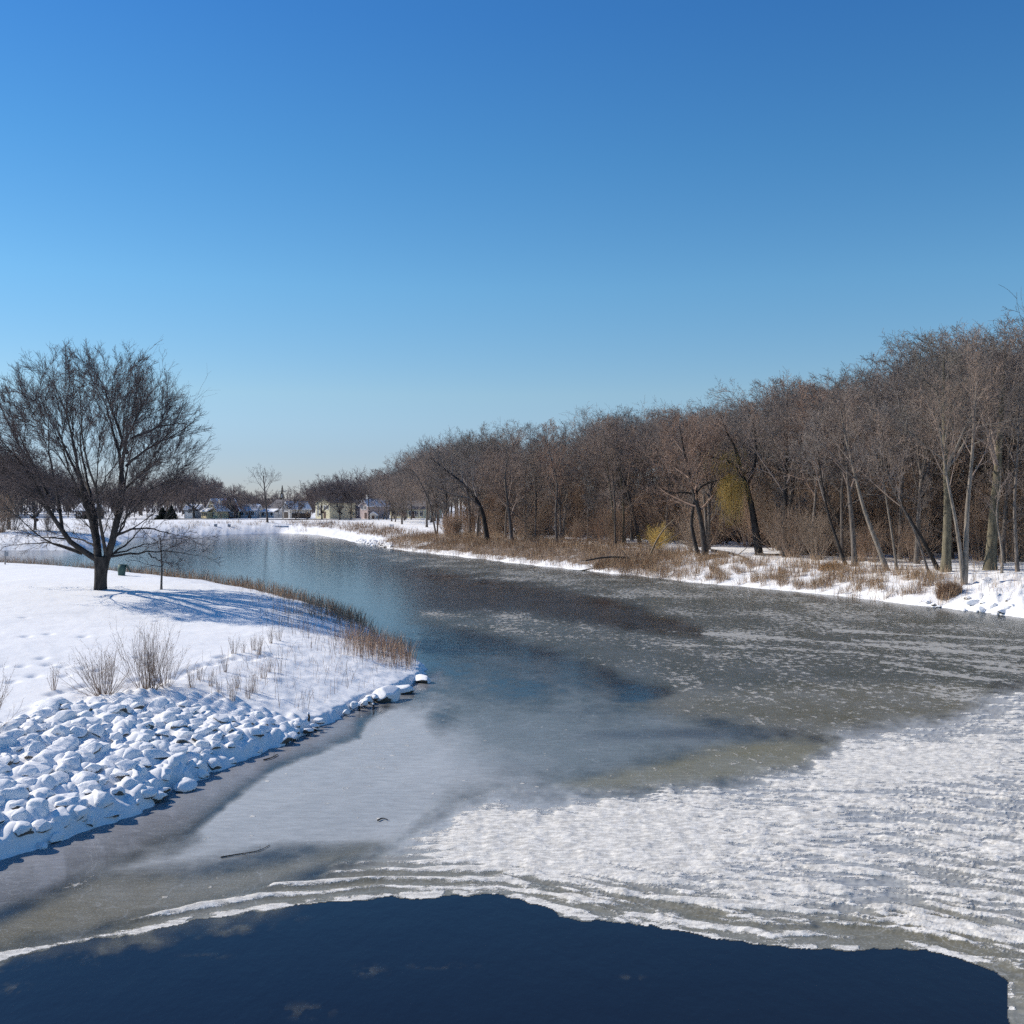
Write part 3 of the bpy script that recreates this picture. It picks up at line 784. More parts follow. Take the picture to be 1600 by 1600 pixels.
# small pieces of snowy stone fallen on the shore ice
for (px, py) in [(250, 1238), (65, 1322), (132, 1272), (12, 1330), (470, 1146), (200, 1262)]:
    x, y = W(px, py, 0.03); boulder(x, y, 0.03, rng.uniform(.09, .16), 'small snowy stone lying on the dark shore ice below the boulders', 'small stones on the shore ice')
# right bank and far bank stones
c = 0
while c < 30:
    s = rng.uniform(0, 1); k = rng.uniform(0, 2.2)
    x = 26.6 + (32.0 - 26.6) * s + k * 0.9; y = 68.0 + (51 - 68.0) * s + k * 0.42
    if 800 + x / y * F > 1640: continue
    z = z1(x, y); boulder(x, y, z + 0.02, rng.uniform(.16, .34), 'snowy stone in the rock apron at the right edge of the far shore', 'stones of the right bank apron'); c += 1
Vs = []; Fs = []; o_ = 0; c = 0
me0 = BM[0]; v0 = np.array([v.co[:] for v in boulder_mesh(140, 2).vertices]); f0 = np.array([p.vertices[:] for p in boulder_mesh(140, 2).polygons])
while c < 110:
    px = rng.uniform(448, 612); t_ = (px - 440) / 140.0; D0 = 244 + (170 - 244) * t_ ** 0.8 + rng.uniform(0, 6); x = (px - 800) / F * D0
    dd_ = shore(np.array([x]), np.array([D0]))[0][0]
    if dd_ < 0.2 or dd_ > 6: continue
    a = rng.uniform(0, 6.28); r = rng.uniform(.25, .6); q = v0 * r; q = np.stack([q[:, 0] * math.cos(a) - q[:, 1] * math.sin(a), q[:, 0] * math.sin(a) + q[:, 1] * math.cos(a), q[:, 2]], 1)
    Vs.append(q + [x, D0, z1(x, D0) + .05]); Fs.append(f0 + o_); o_ += len(v0); c += 1
tag(link('stones', npmesh('stones', np.concatenate(Vs), np.concatenate(Fs), M['boulder'])), 'pale strip of snow-dusted stones along the far bank', 'stones', None, 'stuff')

# ------------------------------------------------------------------ the big tree on the left lawn
def px3(px, py, D0, dy=0.0):
    Dp = D0 + dy
    return np.array([(px - 800) / F * D0, dy, -(py - YH) / F * D0])     # relative, z measured from the eye

def hero():
    rg = np.random.default_rng(11)
    bx, by, bz = ground_at(157, 921)
    D0 = by; m1 = D0 / F
    def pt(px, py, dep): return np.array([(px - 800) * m1 - bx, dep, HC - (py - YH) * m1 - bz])
    tr = resample([pt(157, 930, 0), pt(157, 915, 0), pt(157, 900, 0), pt(158, 884, 0), pt(160, 866, 0)], 8)
    rt = np.array([13.2, 10.6, 9.7, 9.4, 9.5, 10.2, 11.4, 12.0]) * m1
    lim = [  # photo path, start radius (px), depth slope
        ([(153, 872), (140, 868), (126, 860), (108, 840), (95, 818), (82, 788), (66, 752), (45, 715), (18, 680), (-14, 650)], 5.8, -.15),
        ([(97, 822), (86, 785), (72, 745), (60, 710), (52, 680), (46, 640), (42, 600)], 3.4, .35),
        ([(74, 768), (48, 726), (22, 690), (-6, 640), (-22, 600)], 2.6, .3),
        ([(60, 742), (38, 690), (24, 640), (16, 595), (14, 570)], 2.4, -.4),
        ([(153, 870), (150, 848), (145, 822), (137, 795), (124, 768), (110, 745), (92, 712), (74, 682), (58, 645)], 7.6, .25),
        ([(140, 805), (134, 770), (131, 730), (130, 690), (126, 650), (113, 610), (107, 590)], 4.6, -.3),
        ([(146, 826), (138, 785), (118, 748), (97, 705), (86, 660), (80, 610)], 4.0, .55),
        ([(167, 868), (178, 848), (185, 818), (189, 780), (194, 742), (200, 702), (210, 665), (226, 638), (245, 612), (262, 592)], 7.0, -.1),
        ([(192, 752), (181, 708), (162, 670), (147, 635), (138, 600), (140, 575)], 4.0, .4),
        ([(199, 705), (189, 662), (180, 622), (175, 600), (172, 578)], 3.4, -.35),
        ([(205, 682), (235, 666), (270, 655), (312, 662)], 2.8, .2),
        ([(191, 765), (222, 738), (262, 718), (304, 712)], 2.6, -.3),
        ([(197, 725), (224, 695), (260, 675), (300, 640)], 2.8, .45),
        ([(164, 868), (171, 842), (174, 812), (169, 780), (160, 745), (164, 700), (152, 650), (150, 600)], 3.6, .7),
        ([(166, 866), (170, 835), (176, 800), (182, 760), (178, 715), (190, 660), (205, 610), (210, 580)], 3.4, -.75),
        ([(174, 866), (197, 861), (232, 860), (262, 858), (292, 866), (318, 868)], 2.4, .2),
        ([(232, 860), (245, 870), (262, 876), (282, 878)], 1.4, -.2),
        ([(184, 832), (212, 820), (248, 823), (286, 832), (320, 838)], 2.4, -.25),
        ([(172, 866), (190, 850), (212, 822), (222, 795)], 2.4, .5),
        ([(176, 862), (205, 853), (240, 842), (270, 838)], 1.8, .6),
        ([(124, 858), (98, 852), (72, 846), (46, 844), (20, 848), (-16, 852)], 2.4, .3),
        ([(104, 838), (80, 836), (62, 830), (50, 824)], 1.8, -.5),
        ([(150, 852), (128, 842), (100, 838), (70, 835), (40, 838)], 2.2, .7),
        ([(128, 862), (100, 850), (84, 842), (70, 828), (60, 805), (42, 790), (15, 785)], 2.2, -.6),
        ([(150, 852), (156, 820), (152, 780), (148, 740), (150, 690), (160, 640)], 3.6, -.8),
        ([(152, 850), (140, 815), (122, 785), (104, 765), (80, 740), (60, 700), (30, 660)], 3.4, .9),
    ]
    P = []; Rr = []
    for path, r, ds in lim:
        p0 = np.array(path[0], float); pts = []; acc = 0; prev = p0
        for q in path:
            acc += np.hypot(q[0] - prev[0], q[1] - prev[1]); prev = np.array(q, float)
            pts.append(pt(q[0], q[1], ds * acc * m1))
        P.append(resample(pts, 12)); Rr.append(0.86 * r * m1 * (0.05 + 0.95 * np.linspace(1, 0, 12) ** 1.2))
    P = np.array(P); Rr = np.array(Rr)
    ztop = pt(0, 560, 0)[2]; P[..., 2] = np.where(P[..., 2] > ztop - 1.2, ztop - 1.2 + (P[..., 2] - ztop + 1.2) * .35, P[..., 2])
    P[:, 1:-1] += rg.normal(0, 0.03, P[:, 1:-1].shape)
    c = pt(143, 702, 0)
    RX, RY, RZ = 182 * m1, 165 * m1, 166 * m1
    net = P[:, 1:].reshape(-1, 3); nT = (P[:, 1:] - P[:, :-1]).reshape(-1, 3); nT /= np.linalg.norm(nT, axis=1, keepdims=True); nR = Rr[:, 1:].reshape(-1)
    fork = pt(160, 862, 0); nd = np.linalg.norm(net - fork, axis=1)
    Q = []; RQ = []
    want = 840
    while len(Q) < want:
        v = rg.normal(0, 1, 3); v /= np.linalg.norm(v); rr_ = rg.uniform(0.25, 1) ** 0.42
        tgt = c + v * rr_ * np.array([RX, RY, RZ if v[2] > 0 else RZ * 0.62])
        if v[2] < 0.1 and rg.uniform() < 0.55: continue
        f_ = tgt - fork
        if f_[2] < 0.70 * np.hypot(f_[0], f_[1]) - 0.2: continue          # a clear fan above the low limbs
        dv = tgt - net; dd_ = np.linalg.norm(dv, axis=1); cs = (dv * nT).sum(1) / (dd_ + 1e-6)
        fr_ = net - fork; cr_ = (dv * fr_).sum(1) / (dd_ * nd + 1e-6)
        cost = dd_ * (1 + 3.2 * (1 - cs) + 2.0 * (1 - cr_)) + np.where(nd > np.linalg.norm(f_) - 0.5 * dd_, 50, 0) + np.where(cs < 0.7, 10 * (0.7 - cs), 0)
        k = int(np.argmin(cost))
        if cost[k] > 24 or dd_[k] < 0.9: continue
        p0 = net[k]; p1 = p0 + (nT[k] * .6 + dv[k] / dd_[k] * .4) * dd_[k] * 0.45; t6 = np.linspace(0, 1, 8)[:, None]
        q = p0 * (1 - t6) ** 2 + 2 * p1 * t6 * (1 - t6) + tgt * t6 ** 2; q[1:-1] += rg.normal(0, 0.012 * dd_[k], (6, 3))
        r0 = min(0.55 * nR[k] + .003, 0.006 + 0.0066 * dd_[k]); Q.append(q); RQ.append(r0 * np.linspace(1, .3, 8))
        if len(Q) % 3 == 0:                                                # the new branch can carry others
            net = np.concatenate([net, q[2:7]]); nT = np.concatenate([nT, (q[3:8] - q[2:7]) / np.linalg.norm(q[3:8] - q[2:7], axis=1, keepdims=True)])
            nR = np.concatenate([nR, RQ[-1][2:7]]); nd = np.linalg.norm(net - fork, axis=1)
    A, RA = np.array(Q), np.maximum(np.array(RQ), .0065)
    lowl = [k for k, l_ in enumerate(lim) if l_[0][-1][1] > 775]
    L1, RL1 = grow(rg, P[lowl], Rr[lowl], 7, 0.3, 1.0, 36, 0.30, 6, 0.03, 0.09, 0.45, 0.3, 0.4, 0, None, 0.011)
    B, RB = grow(rg, A, RA, 7, 0.25, 1.0, 21, 0.36, 5, 0.03, 0.05, 0.55, 0.4, 0.25, 0, None, 0.0068)
    C, RC = grow(rg, B, RB, 4, 0.15, 1.0, 25, 0.60, 4, 0.02, 0.07, 0.7, 0.5, 0.15, 0, None, 0.0072)
    L2, RL2 = grow(rg, L1, RL1, 5, 0.2, 1.0, 34, 0.5, 5, 0.03, 0.11, 0.6, 0.5, 0.15, 0, None, 0.008)
    C = cat(C, grow(rg, L2, RL2, 3, 0.2, 1.0, 34, 0.55, 4, 0.03, 0.11, 0.6, 0.5, 0.15, 0, None, 0.0068)[0]); RC = cat(RC, np.tile(np.linspace(.0068, .0045, 4), (len(C) - len(RC), 1)))
    B = cat(B, L2); RB = cat(RB, RL2)
    e = empty('maple_tree', (bx, by, bz - 0.12))
    link('trunk', tube_mesh('trunk', [(tr[None], rt[None], 18)], M['bark_dark']), e)
    link('limbs', tube_mesh('limbs', [(P, Rr, 9), (A, RA, 5), (L1, RL1, 4)], M['bark_dark']), e)
    D4, RD4 = grow(rg, C, RC, 2, 0.25, 1.0, 28, 0.6, 3, 0.02, 0.08, 0.75, 0.6, 0.1, 0, None, 0.0042)
    link('crown', tube_mesh('crown', [(B, RB, 4), (C, RC, 3), (D4, RD4, 3)], M['twig_dark']), e)
    tag(e, 'large bare spreading tree standing alone on the snowy lawn at left', 'tree')
hero()

# young tree beside it
def small_tree(name, path, r, label, catg, bark, twig, nl=6, D_hint=None, dens=(5, 4, 3), up=0.1, ang=40, ln=0.5, ntrunk=9, tipr=0.35, t0=0.35, tw=0.008, droop=0.0, group=None, ztop=None):
    """tree whose trunk follows a traced path; it grows branches by itself"""
    bx, by, bz = ground_at(*path[0]) if D_hint is None else (None, None, None)
    if D_hint is not None:
        by = D_hint; bx = (path[0][0] - 800) / F * by; bz = z1(bx, by)
    m1 = by / F
    rg = np.random.default_rng(int(path[0][0] * 7 + path[0][1]))
    zb = HC - (path[0][1] - YH) * m1
    dep = rg.uniform(-0.2, 0.2)
    pts = [np.array([(q[0] - path[0][0]) * m1, dep * abs(q[1] - path[0][1]) * m1 * 0.5, HC - (q[1] - YH) * m1 - zb]) for q in path]
    pts[0] = pts[0] - np.array([0, 0, 0.15])
    tr = resample(pts, ntrunk); rt = r * m1 * np.linspace(1, tipr, ntrunk); rt[0] *= 1.3
    P = tr[None]; Rr = rt[None]
    A, RA = grow(rg, P, Rr, nl, t0, 1.0, ang, ln, 7, up, 0.07, 0.55, 0.25, 0.62, 0, None, tw * 1.5)
    br = crown_from(rg, cat(A, P[:, -5:-1][:, [0, 1, 1, 2, 2, 3, 3]] if False else A[:0]), cat(RA), dens, tw, up=up * .8, droop=droop)
    if ztop is not None:
        zt_ = np.percentile(br[-1][0][:, -1, 2], 97.5); tg = HC - (ztop - YH) * m1 - zb; zk = tg * 0.30
        k_ = (tg - zk) / (zt_ - zk)
        for arr in [P, A] + [b_[0] for b_ in br]:
            arr[..., 2] = np.where(arr[..., 2] > zk, zk + (arr[..., 2] - zk) * k_, arr[..., 2])
            pass
        br = trim_top(br, tg * (1 + rg.uniform(-.04, .02, 64)))
        A[..., 2] = np.minimum(A[..., 2], tg * .94 + .1 * (A[..., 2] - tg * .94)); P[..., 2] = np.minimum(P[..., 2], tg * .96)
    e = empty(name, (bx, by, bz))
    link('trunk', tube_mesh('trunk', [(P, Rr, 9)], M[bark]), e)
    link('crown', tube_mesh('crown', [(A, RA, 5)] + br, M[twig]), e)
    tag(e, label, catg, group)
    return e
small_tree('young_tree', [(252, 921), (252, 900), (253, 880), (250, 860), (249, 840)], 1.9, 'thin young tree in front of the water, right of the big lawn tree', 'tree', 'bark', 'twig_dark', 6, None, (4, 3, 2), 0.02, 55, 0.75)

# ------------------------------------------------------------------ forest trees: variants, then copies
KINDS = ['tall', 'tall', 'tall', 'tall', 'tall', 'broad', 'broad', 'slim', 'slim', 'multi', 'multi', 'broad']
VAR = []
for k, kd in enumerate(KINDS):
    VAR.append(make_tree(np.random.default_rng(300 + k), 17.0, kd))
for k, kd in enumerate(['broad', 'broad', 'multi', 'tall']):
    VAR.append(make_tree(np.random.default_rng(350 + k), 17.0, kd, tw=0.034, twig='twig_far'))
proto = [None] * len(VAR)
def forest_tree(k, loc, rz, sc, label, group, name='bare_tree'):
    if proto[k] is None:
        o = tree_thing(name, VAR[k][0], VAR[k][1], loc, rz, sc); proto[k] = o
    else:
        o = copy_tree(proto[k], loc, rz, sc)
    tag(o, label, 'tree', group)
    return o
TOP = np.array([(-200, 690), (0, 705), (60, 725), (120, 752), (180, 760), (240, 748), (300, 740), (345, 752), (380, 764), (430, 772), (465, 770), (500, 748), (560, 738), (600, 742), (640, 715), (690, 690), (760, 676), (820, 660), (900, 657), (960, 643), (1040, 638), (1100, 632), (1160, 625), (1200, 610),
                (1260, 595), (1330, 598), (1350, 570), (1400, 530), (1470, 510), (1540, 515), (1600, 496), (1750, 470), (1950, 450)], float)
def size_for(px, D, z, slack):
    top = np.interp(px, TOP[:, 0], TOP[:, 1]) + slack
    return (YH - top) / F * D + HC - z
fr = np.random.default_rng(77)
placed = []
GR = 'bare trees of the riverside wood'
n = 0
for tries in range(40000):
    if n >= 190: break
    px = fr.uniform(640, 1760); D = fr.uniform(58, 215)
    x = (px - 800) / F * D
    d, zt_, w_, ix = shore(np.array([x]), np.array([D])); d = d[0]
    if ix[0] < NL + NF - 2 or d < 9.5 or d > 70: continue
    if px > 1440 and d < 14: continue
    if (980 < px < 1070 or 1110 < px < 1210) and d < 18: continue
    mind = 3.2 + d * 0.03
    if any((x - a) ** 2 + (D - b) ** 2 < mind ** 2 for a, b in placed): continue
    z = z1(x, D)
    H = size_for(px, D, z, fr.uniform(-6, 58) if d < 30 else fr.uniform(-8, 16))
    if fr.uniform() < 0.2: H *= fr.uniform(1.02, 1.10)
    H = min(H, fr.uniform(19, 24))
    if H < 8: continue
    placed.append((x, D)); n += 1
    k = int(fr.choice([0, 1, 2, 3, 4, 5, 7, 8, 9], p=[.13, .13, .13, .12, .11, .08, .09, .12, .09]))
    s = H / 17.0
    wd = s * fr.uniform(0.85, 1.1)
    if d < 22: lb = 'bare grey-brown tree among the front trunks of the riverside wood'
    else: lb = 'bare brown tree deep in the riverside wood on the right'
    forest_tree(k, (x, D, z - 0.1), fr.uniform(0, 6.28), (wd, wd, s), lb, GR + (' near the shore' if d < 22 else ''))
# wood thins out to the left, far end of the right bank
n = 0
for tries in range(20000):
    if n >= 46: break
    px = fr.uniform(585, 800) if n % 3 else fr.uniform(590, 690); D = fr.uniform(140, 300)
    x = (px - 800) / F * D
    d, _, _, ix = shore(np.array([x]), np.array([D])); d = d[0]
    if d < 15 or d > 110: continue
    if any((x - a) ** 2 + (D - b) ** 2 < 16 for a, b in placed): continue
    z = z1(x, D); H = min(size_for(px, D, z, fr.uniform(0, 14)), 21)
    placed.append((x, D)); n += 1
    k = int(fr.choice([0, 2, 4, 5, 6, 8, 9])); s = H / 17.0
    forest_tree(k, (x, D, z - 0.1), fr.uniform(0, 6.28), (s, s, s), 'bare tree in the thinner far end of the wood where snow shows between trunks', 'bare trees at the far end of the wood')
# trees round the houses on the far bank
n = 0
for tries in range(20000):
    if n >= 84: break
    px = fr.uniform(-150, 660); D = fr.uniform(294, 400)
    if 425 < px < 460 and D < 340: continue
    if D < 300 and any(a < px < b for a, b in [(312, 346), (412, 456), (486, 522), (560, 590)]): continue
    x = (px - 800) / F * D
    if any((x - a) ** 2 + (D - b) ** 2 < 30 for a, b in placed): continue
    z = z1(x, D); H = min(size_for(px, D, z, fr.uniform(0, 12)), 26)
    if H < 5: continue
    placed.append((x, D)); n += 1
    k = int(fr.choice([12, 13, 14, 15])); s = H / 17.0; wd = s * fr.uniform(1.0, 1.35)
    forest_tree(k, (x, D, z - 0.1), fr.uniform(0, 6.28), (wd, wd, s), 'dark bare tree rising behind the houses of the far bank', 'bare trees behind the far houses')
# singled-out far trees: px of trunk, base row, top row, width factor, kind, label
for (px, D, top, wd, k, lb) in [
        (55, 178, 722, 1.3, 12, 'dark bare tree on the far-left snow bank behind the big lawn tree'),
        (14, 172, 705, 1.3, 13, 'bare tree at the left picture edge on the far-left snow bank'),
        (-40, 176, 690, 1.3, 14, 'bare tree just past the left picture edge on the far snow bank'),
        (303, 285, 737, 1.6, 13, 'broad dome-shaped dark tree left of the cream house'),
        (262, 288, 748, 1.4, 12, 'dark bare tree between the dark firs and the blue-grey garage'),
        (368, 284, 768, 1.1, 5, 'small bare tree with forked dark trunk right of the cream house'),
        (503, 268, 750, 1.25, 13, 'dark-trunked bare tree in front of the pale yellow house'),
        (467, 278, 766, 1.2, 10, 'leaning bare tree left of the pale yellow house'),
        (531, 266, 745, 1.1, 12, 'bare tree with two thick trunks right of the pale yellow house'),
        (577, 272, 742, 1.0, 0, 'tall pale-trunked tree in front of the white gabled house'),
        (604, 262, 736, 1.0, 2, 'straight bare tree at the far end of the lawn, right of the white gabled house'),
        (183, 290, 762, 1.3, 14, 'low bare tree seen behind the trunk of the big lawn tree'),
        (391, 272, 771, 1.1, 14, 'small bare tree standing before the low white house'),
        (462, 270, 774, 1.2, 12, 'low bare tree beside the dark board fence'),
        (548, 270, 752, 1.1, 13, 'bare tree standing before the grey house'),
        (634, 262, 738, 1.0, 0, 'bare tree before the long pale yellow house'),
        (345, 276, 768, 1.0, 14, 'small bare tree between the cream and the dark brown house'),
        (120, 300, 757, 1.4, 13, 'bare tree behind the dark long house on the far bank')]:
    x = (px - 800) / F * D; z = z1(x, D)
    H = (YH - top) / F * D + HC - z; s = H / 17.0
    forest_tree(k, (x, D, z - 0.1), px * 0.37, (s * wd, s * wd, s), lb, None)
# lone tall tree on the far lawn
small_tree('lone_tree', [(418, 815), (417, 800), (414, 782), (413, 765), (412, 752), (410, 742)], 1.55, 'lone tall slender tree with small forked crown on the far lawn', 'tree', 'bark', 'twig_dark', 7, 252, (6, 5, 4), 0.05, 38, 0.52, 9, 0.45, 0.58, 0.012)

# front row of the wood, each with its traced trunk
def front(path, r, label, bark='bark', twig='twig', nl=8, top=None, dens=(6, 6, 4, 3), ang=32, up=0.08, t0=0.4, D=None, ext=None, name='bare_tree', ln=None, tw=0.010, droop=0.0):
    p = list(path)
    if top is not None:                                 # leader goes on up to the traced crown top
        x, y = p[-1]; x0, y0 = p[-2]; dx = (x - x0) * 0.4
        for k in range(1, 4):
            p.append((x + dx * k, y + (top + 25 - y) * k / 3.0))
    return small_tree(name, p, r, label, 'tree', bark, twig, nl, D, dens, up, ang, ln or 0.42, 14, 0.16, t0, tw, droop, None, top)
front([(1510, 914), (1510, 890), (1510, 850), (1510, 800), (1516, 745), (1522, 700)], 4.2, 'pale grey right stem of the twin-stemmed tree standing forward on the snow', 'bark_pale', top=590, nl=7, t0=0.5) if False else None
def twin():
    bx, by, bz = ground_at(1505, 914); m1 = by / F; rg = np.random.default_rng(5)
    def pt(px, py, d=0): return np.array([(px - 1505) * m1, d, (914 - py) * m1])
    S = [resample([pt(1505, 918), pt(1505, 896), pt(1500, 860), pt(1496, 825), pt(1488, 785), pt(1478, 745), pt(1472, 690), pt(1462, 640)], 12),
         resample([pt(1507, 918), pt(1508, 896), pt(1510, 850), pt(1510, 800), pt(1516, 745), pt(1522, 695), pt(1520, 640), pt(1528, 590)], 12)]
    P = np.array(S); Rr = np.array([3.3 * m1 * np.linspace(1.1, .2, 12), 4.2 * m1 * np.linspace(1.15, .2, 12)])
    A, RA = grow(rg, P, Rr, 8, 0.5, 1.0, 32, 0.36, 7, 0.1, 0.07, 0.5, 0.3, 0.3, 0, None, 0.014)
    e = empty('twin_stemmed_tree', (bx, by, bz))
    link('trunk', tube_mesh('trunk', [(P, Rr, 10)], M['bark_pale']), e)
    link('crown', tube_mesh('crown', [(A, RA, 5)] + crown_from(rg, A, RA, (6, 5, 4, 3), 0.009), M['twig']), e)
    tag(e, 'pale grey twin-stemmed tree standing forward on the snow at far right', 'tree')
twin()
front([(1478, 893), (1478, 850), (1478, 800), (1476, 750), (1470, 705)], 7.6, 'thick mossy-sided trunk left behind the pale twin-stemmed tree, with wide fan crown', 'bark_olive', top=515, nl=16, dens=(7, 6, 4, 3), ang=38, t0=0.42, ln=0.5, tw=0.009)
front([(1547, 890), (1548, 840), (1550, 780), (1552, 720)], 9.0, 'thickest brown trunk near the right edge of the wood', 'bark_olive', top=500, nl=14, dens=(7, 6, 4, 3), ang=34, t0=0.4, ln=0.48, tw=0.009)
front([(1565, 896), (1567, 868), (1558, 828), (1553, 795), (1562, 755), (1560, 735)], 2.1, 'thin whitish crooked sapling in front of the thickest trunk', 'bark_pale', 'twig', 6, dens=(4, 3, 3), t0=0.5, ln=.3)
front([(1386, 890), (1373, 852), (1353, 800), (1345, 760), (1338, 722), (1330, 690)], 4.4, 'tree with leaning trunk bending to the left, two thin trunks right of the tan tussock', 'bark_pale', top=600, nl=8, t0=0.5)
front([(1336, 884), (1333, 832), (1329, 782), (1325, 740)], 4.8, 'straight grey trunk just right of the tan grass tussock', 'bark', top=595, nl=9, t0=0.4)
front([(1323, 884), (1308, 842), (1295, 800), (1289, 760), (1285, 725)], 2.8, 'slender dark trunk leaning left over the tan grass tussock', 'bark_dark', top=640, nl=7, t0=0.4)
front([(1402, 891), (1396, 842), (1388, 790), (1382, 742)], 2.3, 'thin pale trunk right of the left-bending tree', 'bark_pale', top=620, nl=7, t0=0.5)
front([(1468, 891), (1441, 842), (1411, 797), (1393, 762), (1385, 735)], 3.6, 'dark trunk leaning steeply left from the foot of the mossy trunk', 'bark_dark', top=640, nl=8, t0=0.4)
front([(1453, 898), (1441, 862), (1430, 830), (1412, 795), (1396, 770)], 2.3, 'thin grey trunk crossing before the steeply leaning dark one', 'bark', top=680, nl=6, t0=0.5)
front([(1228, 870), (1227, 800), (1231, 742), (1233, 700)], 5.2, 'straight dark tree with pale lower trunk and high forked crown', 'bark_dark', top=585, nl=14, dens=(7, 6, 4, 3), ang=38, t0=0.35, ln=.48)
front([(1102, 870), (1096, 812), (1086, 778), (1078, 752), (1070, 718)], 5.0, 'crooked tree with reddish twigs and long sideways limb near the middle of the wood', 'bark_dark', 'twig_red', top=645, nl=16, dens=(8, 6, 5, 3), ang=50, t0=0.35, ln=.5)
front([(1092, 868), (1083, 838), (1078, 812), (1086, 786)], 3.6, 'shorter second trunk joined at the foot of the crooked reddish tree', 'bark_dark', 'twig_red', top=680, nl=8, t0=0.5)
front([(1000, 850), (990, 802), (980, 762), (970, 732), (960, 722)], 3.0, 'dark slim tree leaning left, left of the yellow shrub', 'bark_dark', top=655, nl=9, t0=0.45)
front([(963, 853), (956, 785), (950, 742)], 1.9, 'pale thin trunk, left one of a close pair', 'bark_olive', top=650, nl=8, t0=0.4)
front([(974, 853), (975, 792), (970, 740)], 1.9, 'pale thin trunk, right one of a close pair', 'bark_olive', top=650, nl=8, t0=0.4)
front([(762, 847), (756, 802), (750, 786), (726, 752), (702, 732)], 4.2, 'dark tree with a long limb leaning left, near the left end of the wood', 'bark_dark', top=682, nl=14, dens=(6, 6, 4, 3), ang=40, t0=0.3, ln=.5)
front([(800, 849), (797, 812), (793, 782), (788, 742), (795, 702)], 3.2, 'tree with several pale stems splaying from its foot', 'bark', top=662, nl=12, dens=(6, 6, 4, 3), ang=34, t0=0.22, ln=.5)
front([(682, 838), (671, 782), (656, 746), (641, 717)], 1.6, 'thin tree leaning far left at the left tip of the wood', 'bark', top=704, nl=7, dens=(5, 5, 4), t0=0.5)
front([(870, 850), (868, 800), (872, 755), (862, 715)], 2.6, 'bare slender tree above the fallen branches', 'bark', 'twig_red', top=655, nl=10, t0=0.35)
front([(1270, 872), (1268, 820), (1275, 770), (1270, 720)], 3.0, 'brown tree between the pale-footed tree and the tan tussock', 'bark', 'twig_red', top=595, nl=10, t0=0.35)
front([(1590, 893), (1588, 850), (1585, 790), (1592, 720)], 3.0, 'straight trunk at the right picture edge', 'bark', top=500, nl=10, t0=0.4, ln=.45)
# long sideways limb is its own trace, carried by the crooked tree: add as a part
tr_ = [o for o in col.objects if o.get('label', '').startswith('crooked tree with reddish')][0]
def limb(parent, path, r, mat):
    by = parent.location.y; m1 = by / F; b = parent.location
    pts = [((q[0] - 800) * m1 - b.x, 0.3 * k / len(path), HC - (q[1] - YH) * m1 - b.z) for k, q in enumerate(path)]
    P = resample(pts, 10)[None]; Rr = (r * m1 * np.linspace(1, .35, 10))[None]
    rg = np.random.default_rng(3); A, RA = grow(rg, P, Rr, 8, .3, 1, 60, .3, 6, .05, .1, .4, .3, .3, 0, None, .012)
    B, RB = grow(rg, A, RA, 6, .2, 1, 45, .5, 4, .03, .1, .5, .4, .3, 0.05, None, .01)
    link('limb', tube_mesh('limb', [(P, Rr, 7), (A, RA, 4), (B, RB, 3)], M[mat]), parent)
limb(tr_, [(1086, 778), (1088, 762), (1104, 753), (1125, 750), (1145, 748), (1160, 741), (1179, 735)], 2.2, 'bark_dark')
limb(tr_, [(1083, 772), (1068, 768), (1050, 772), (1035, 763)], 1.8, 'bark_dark')

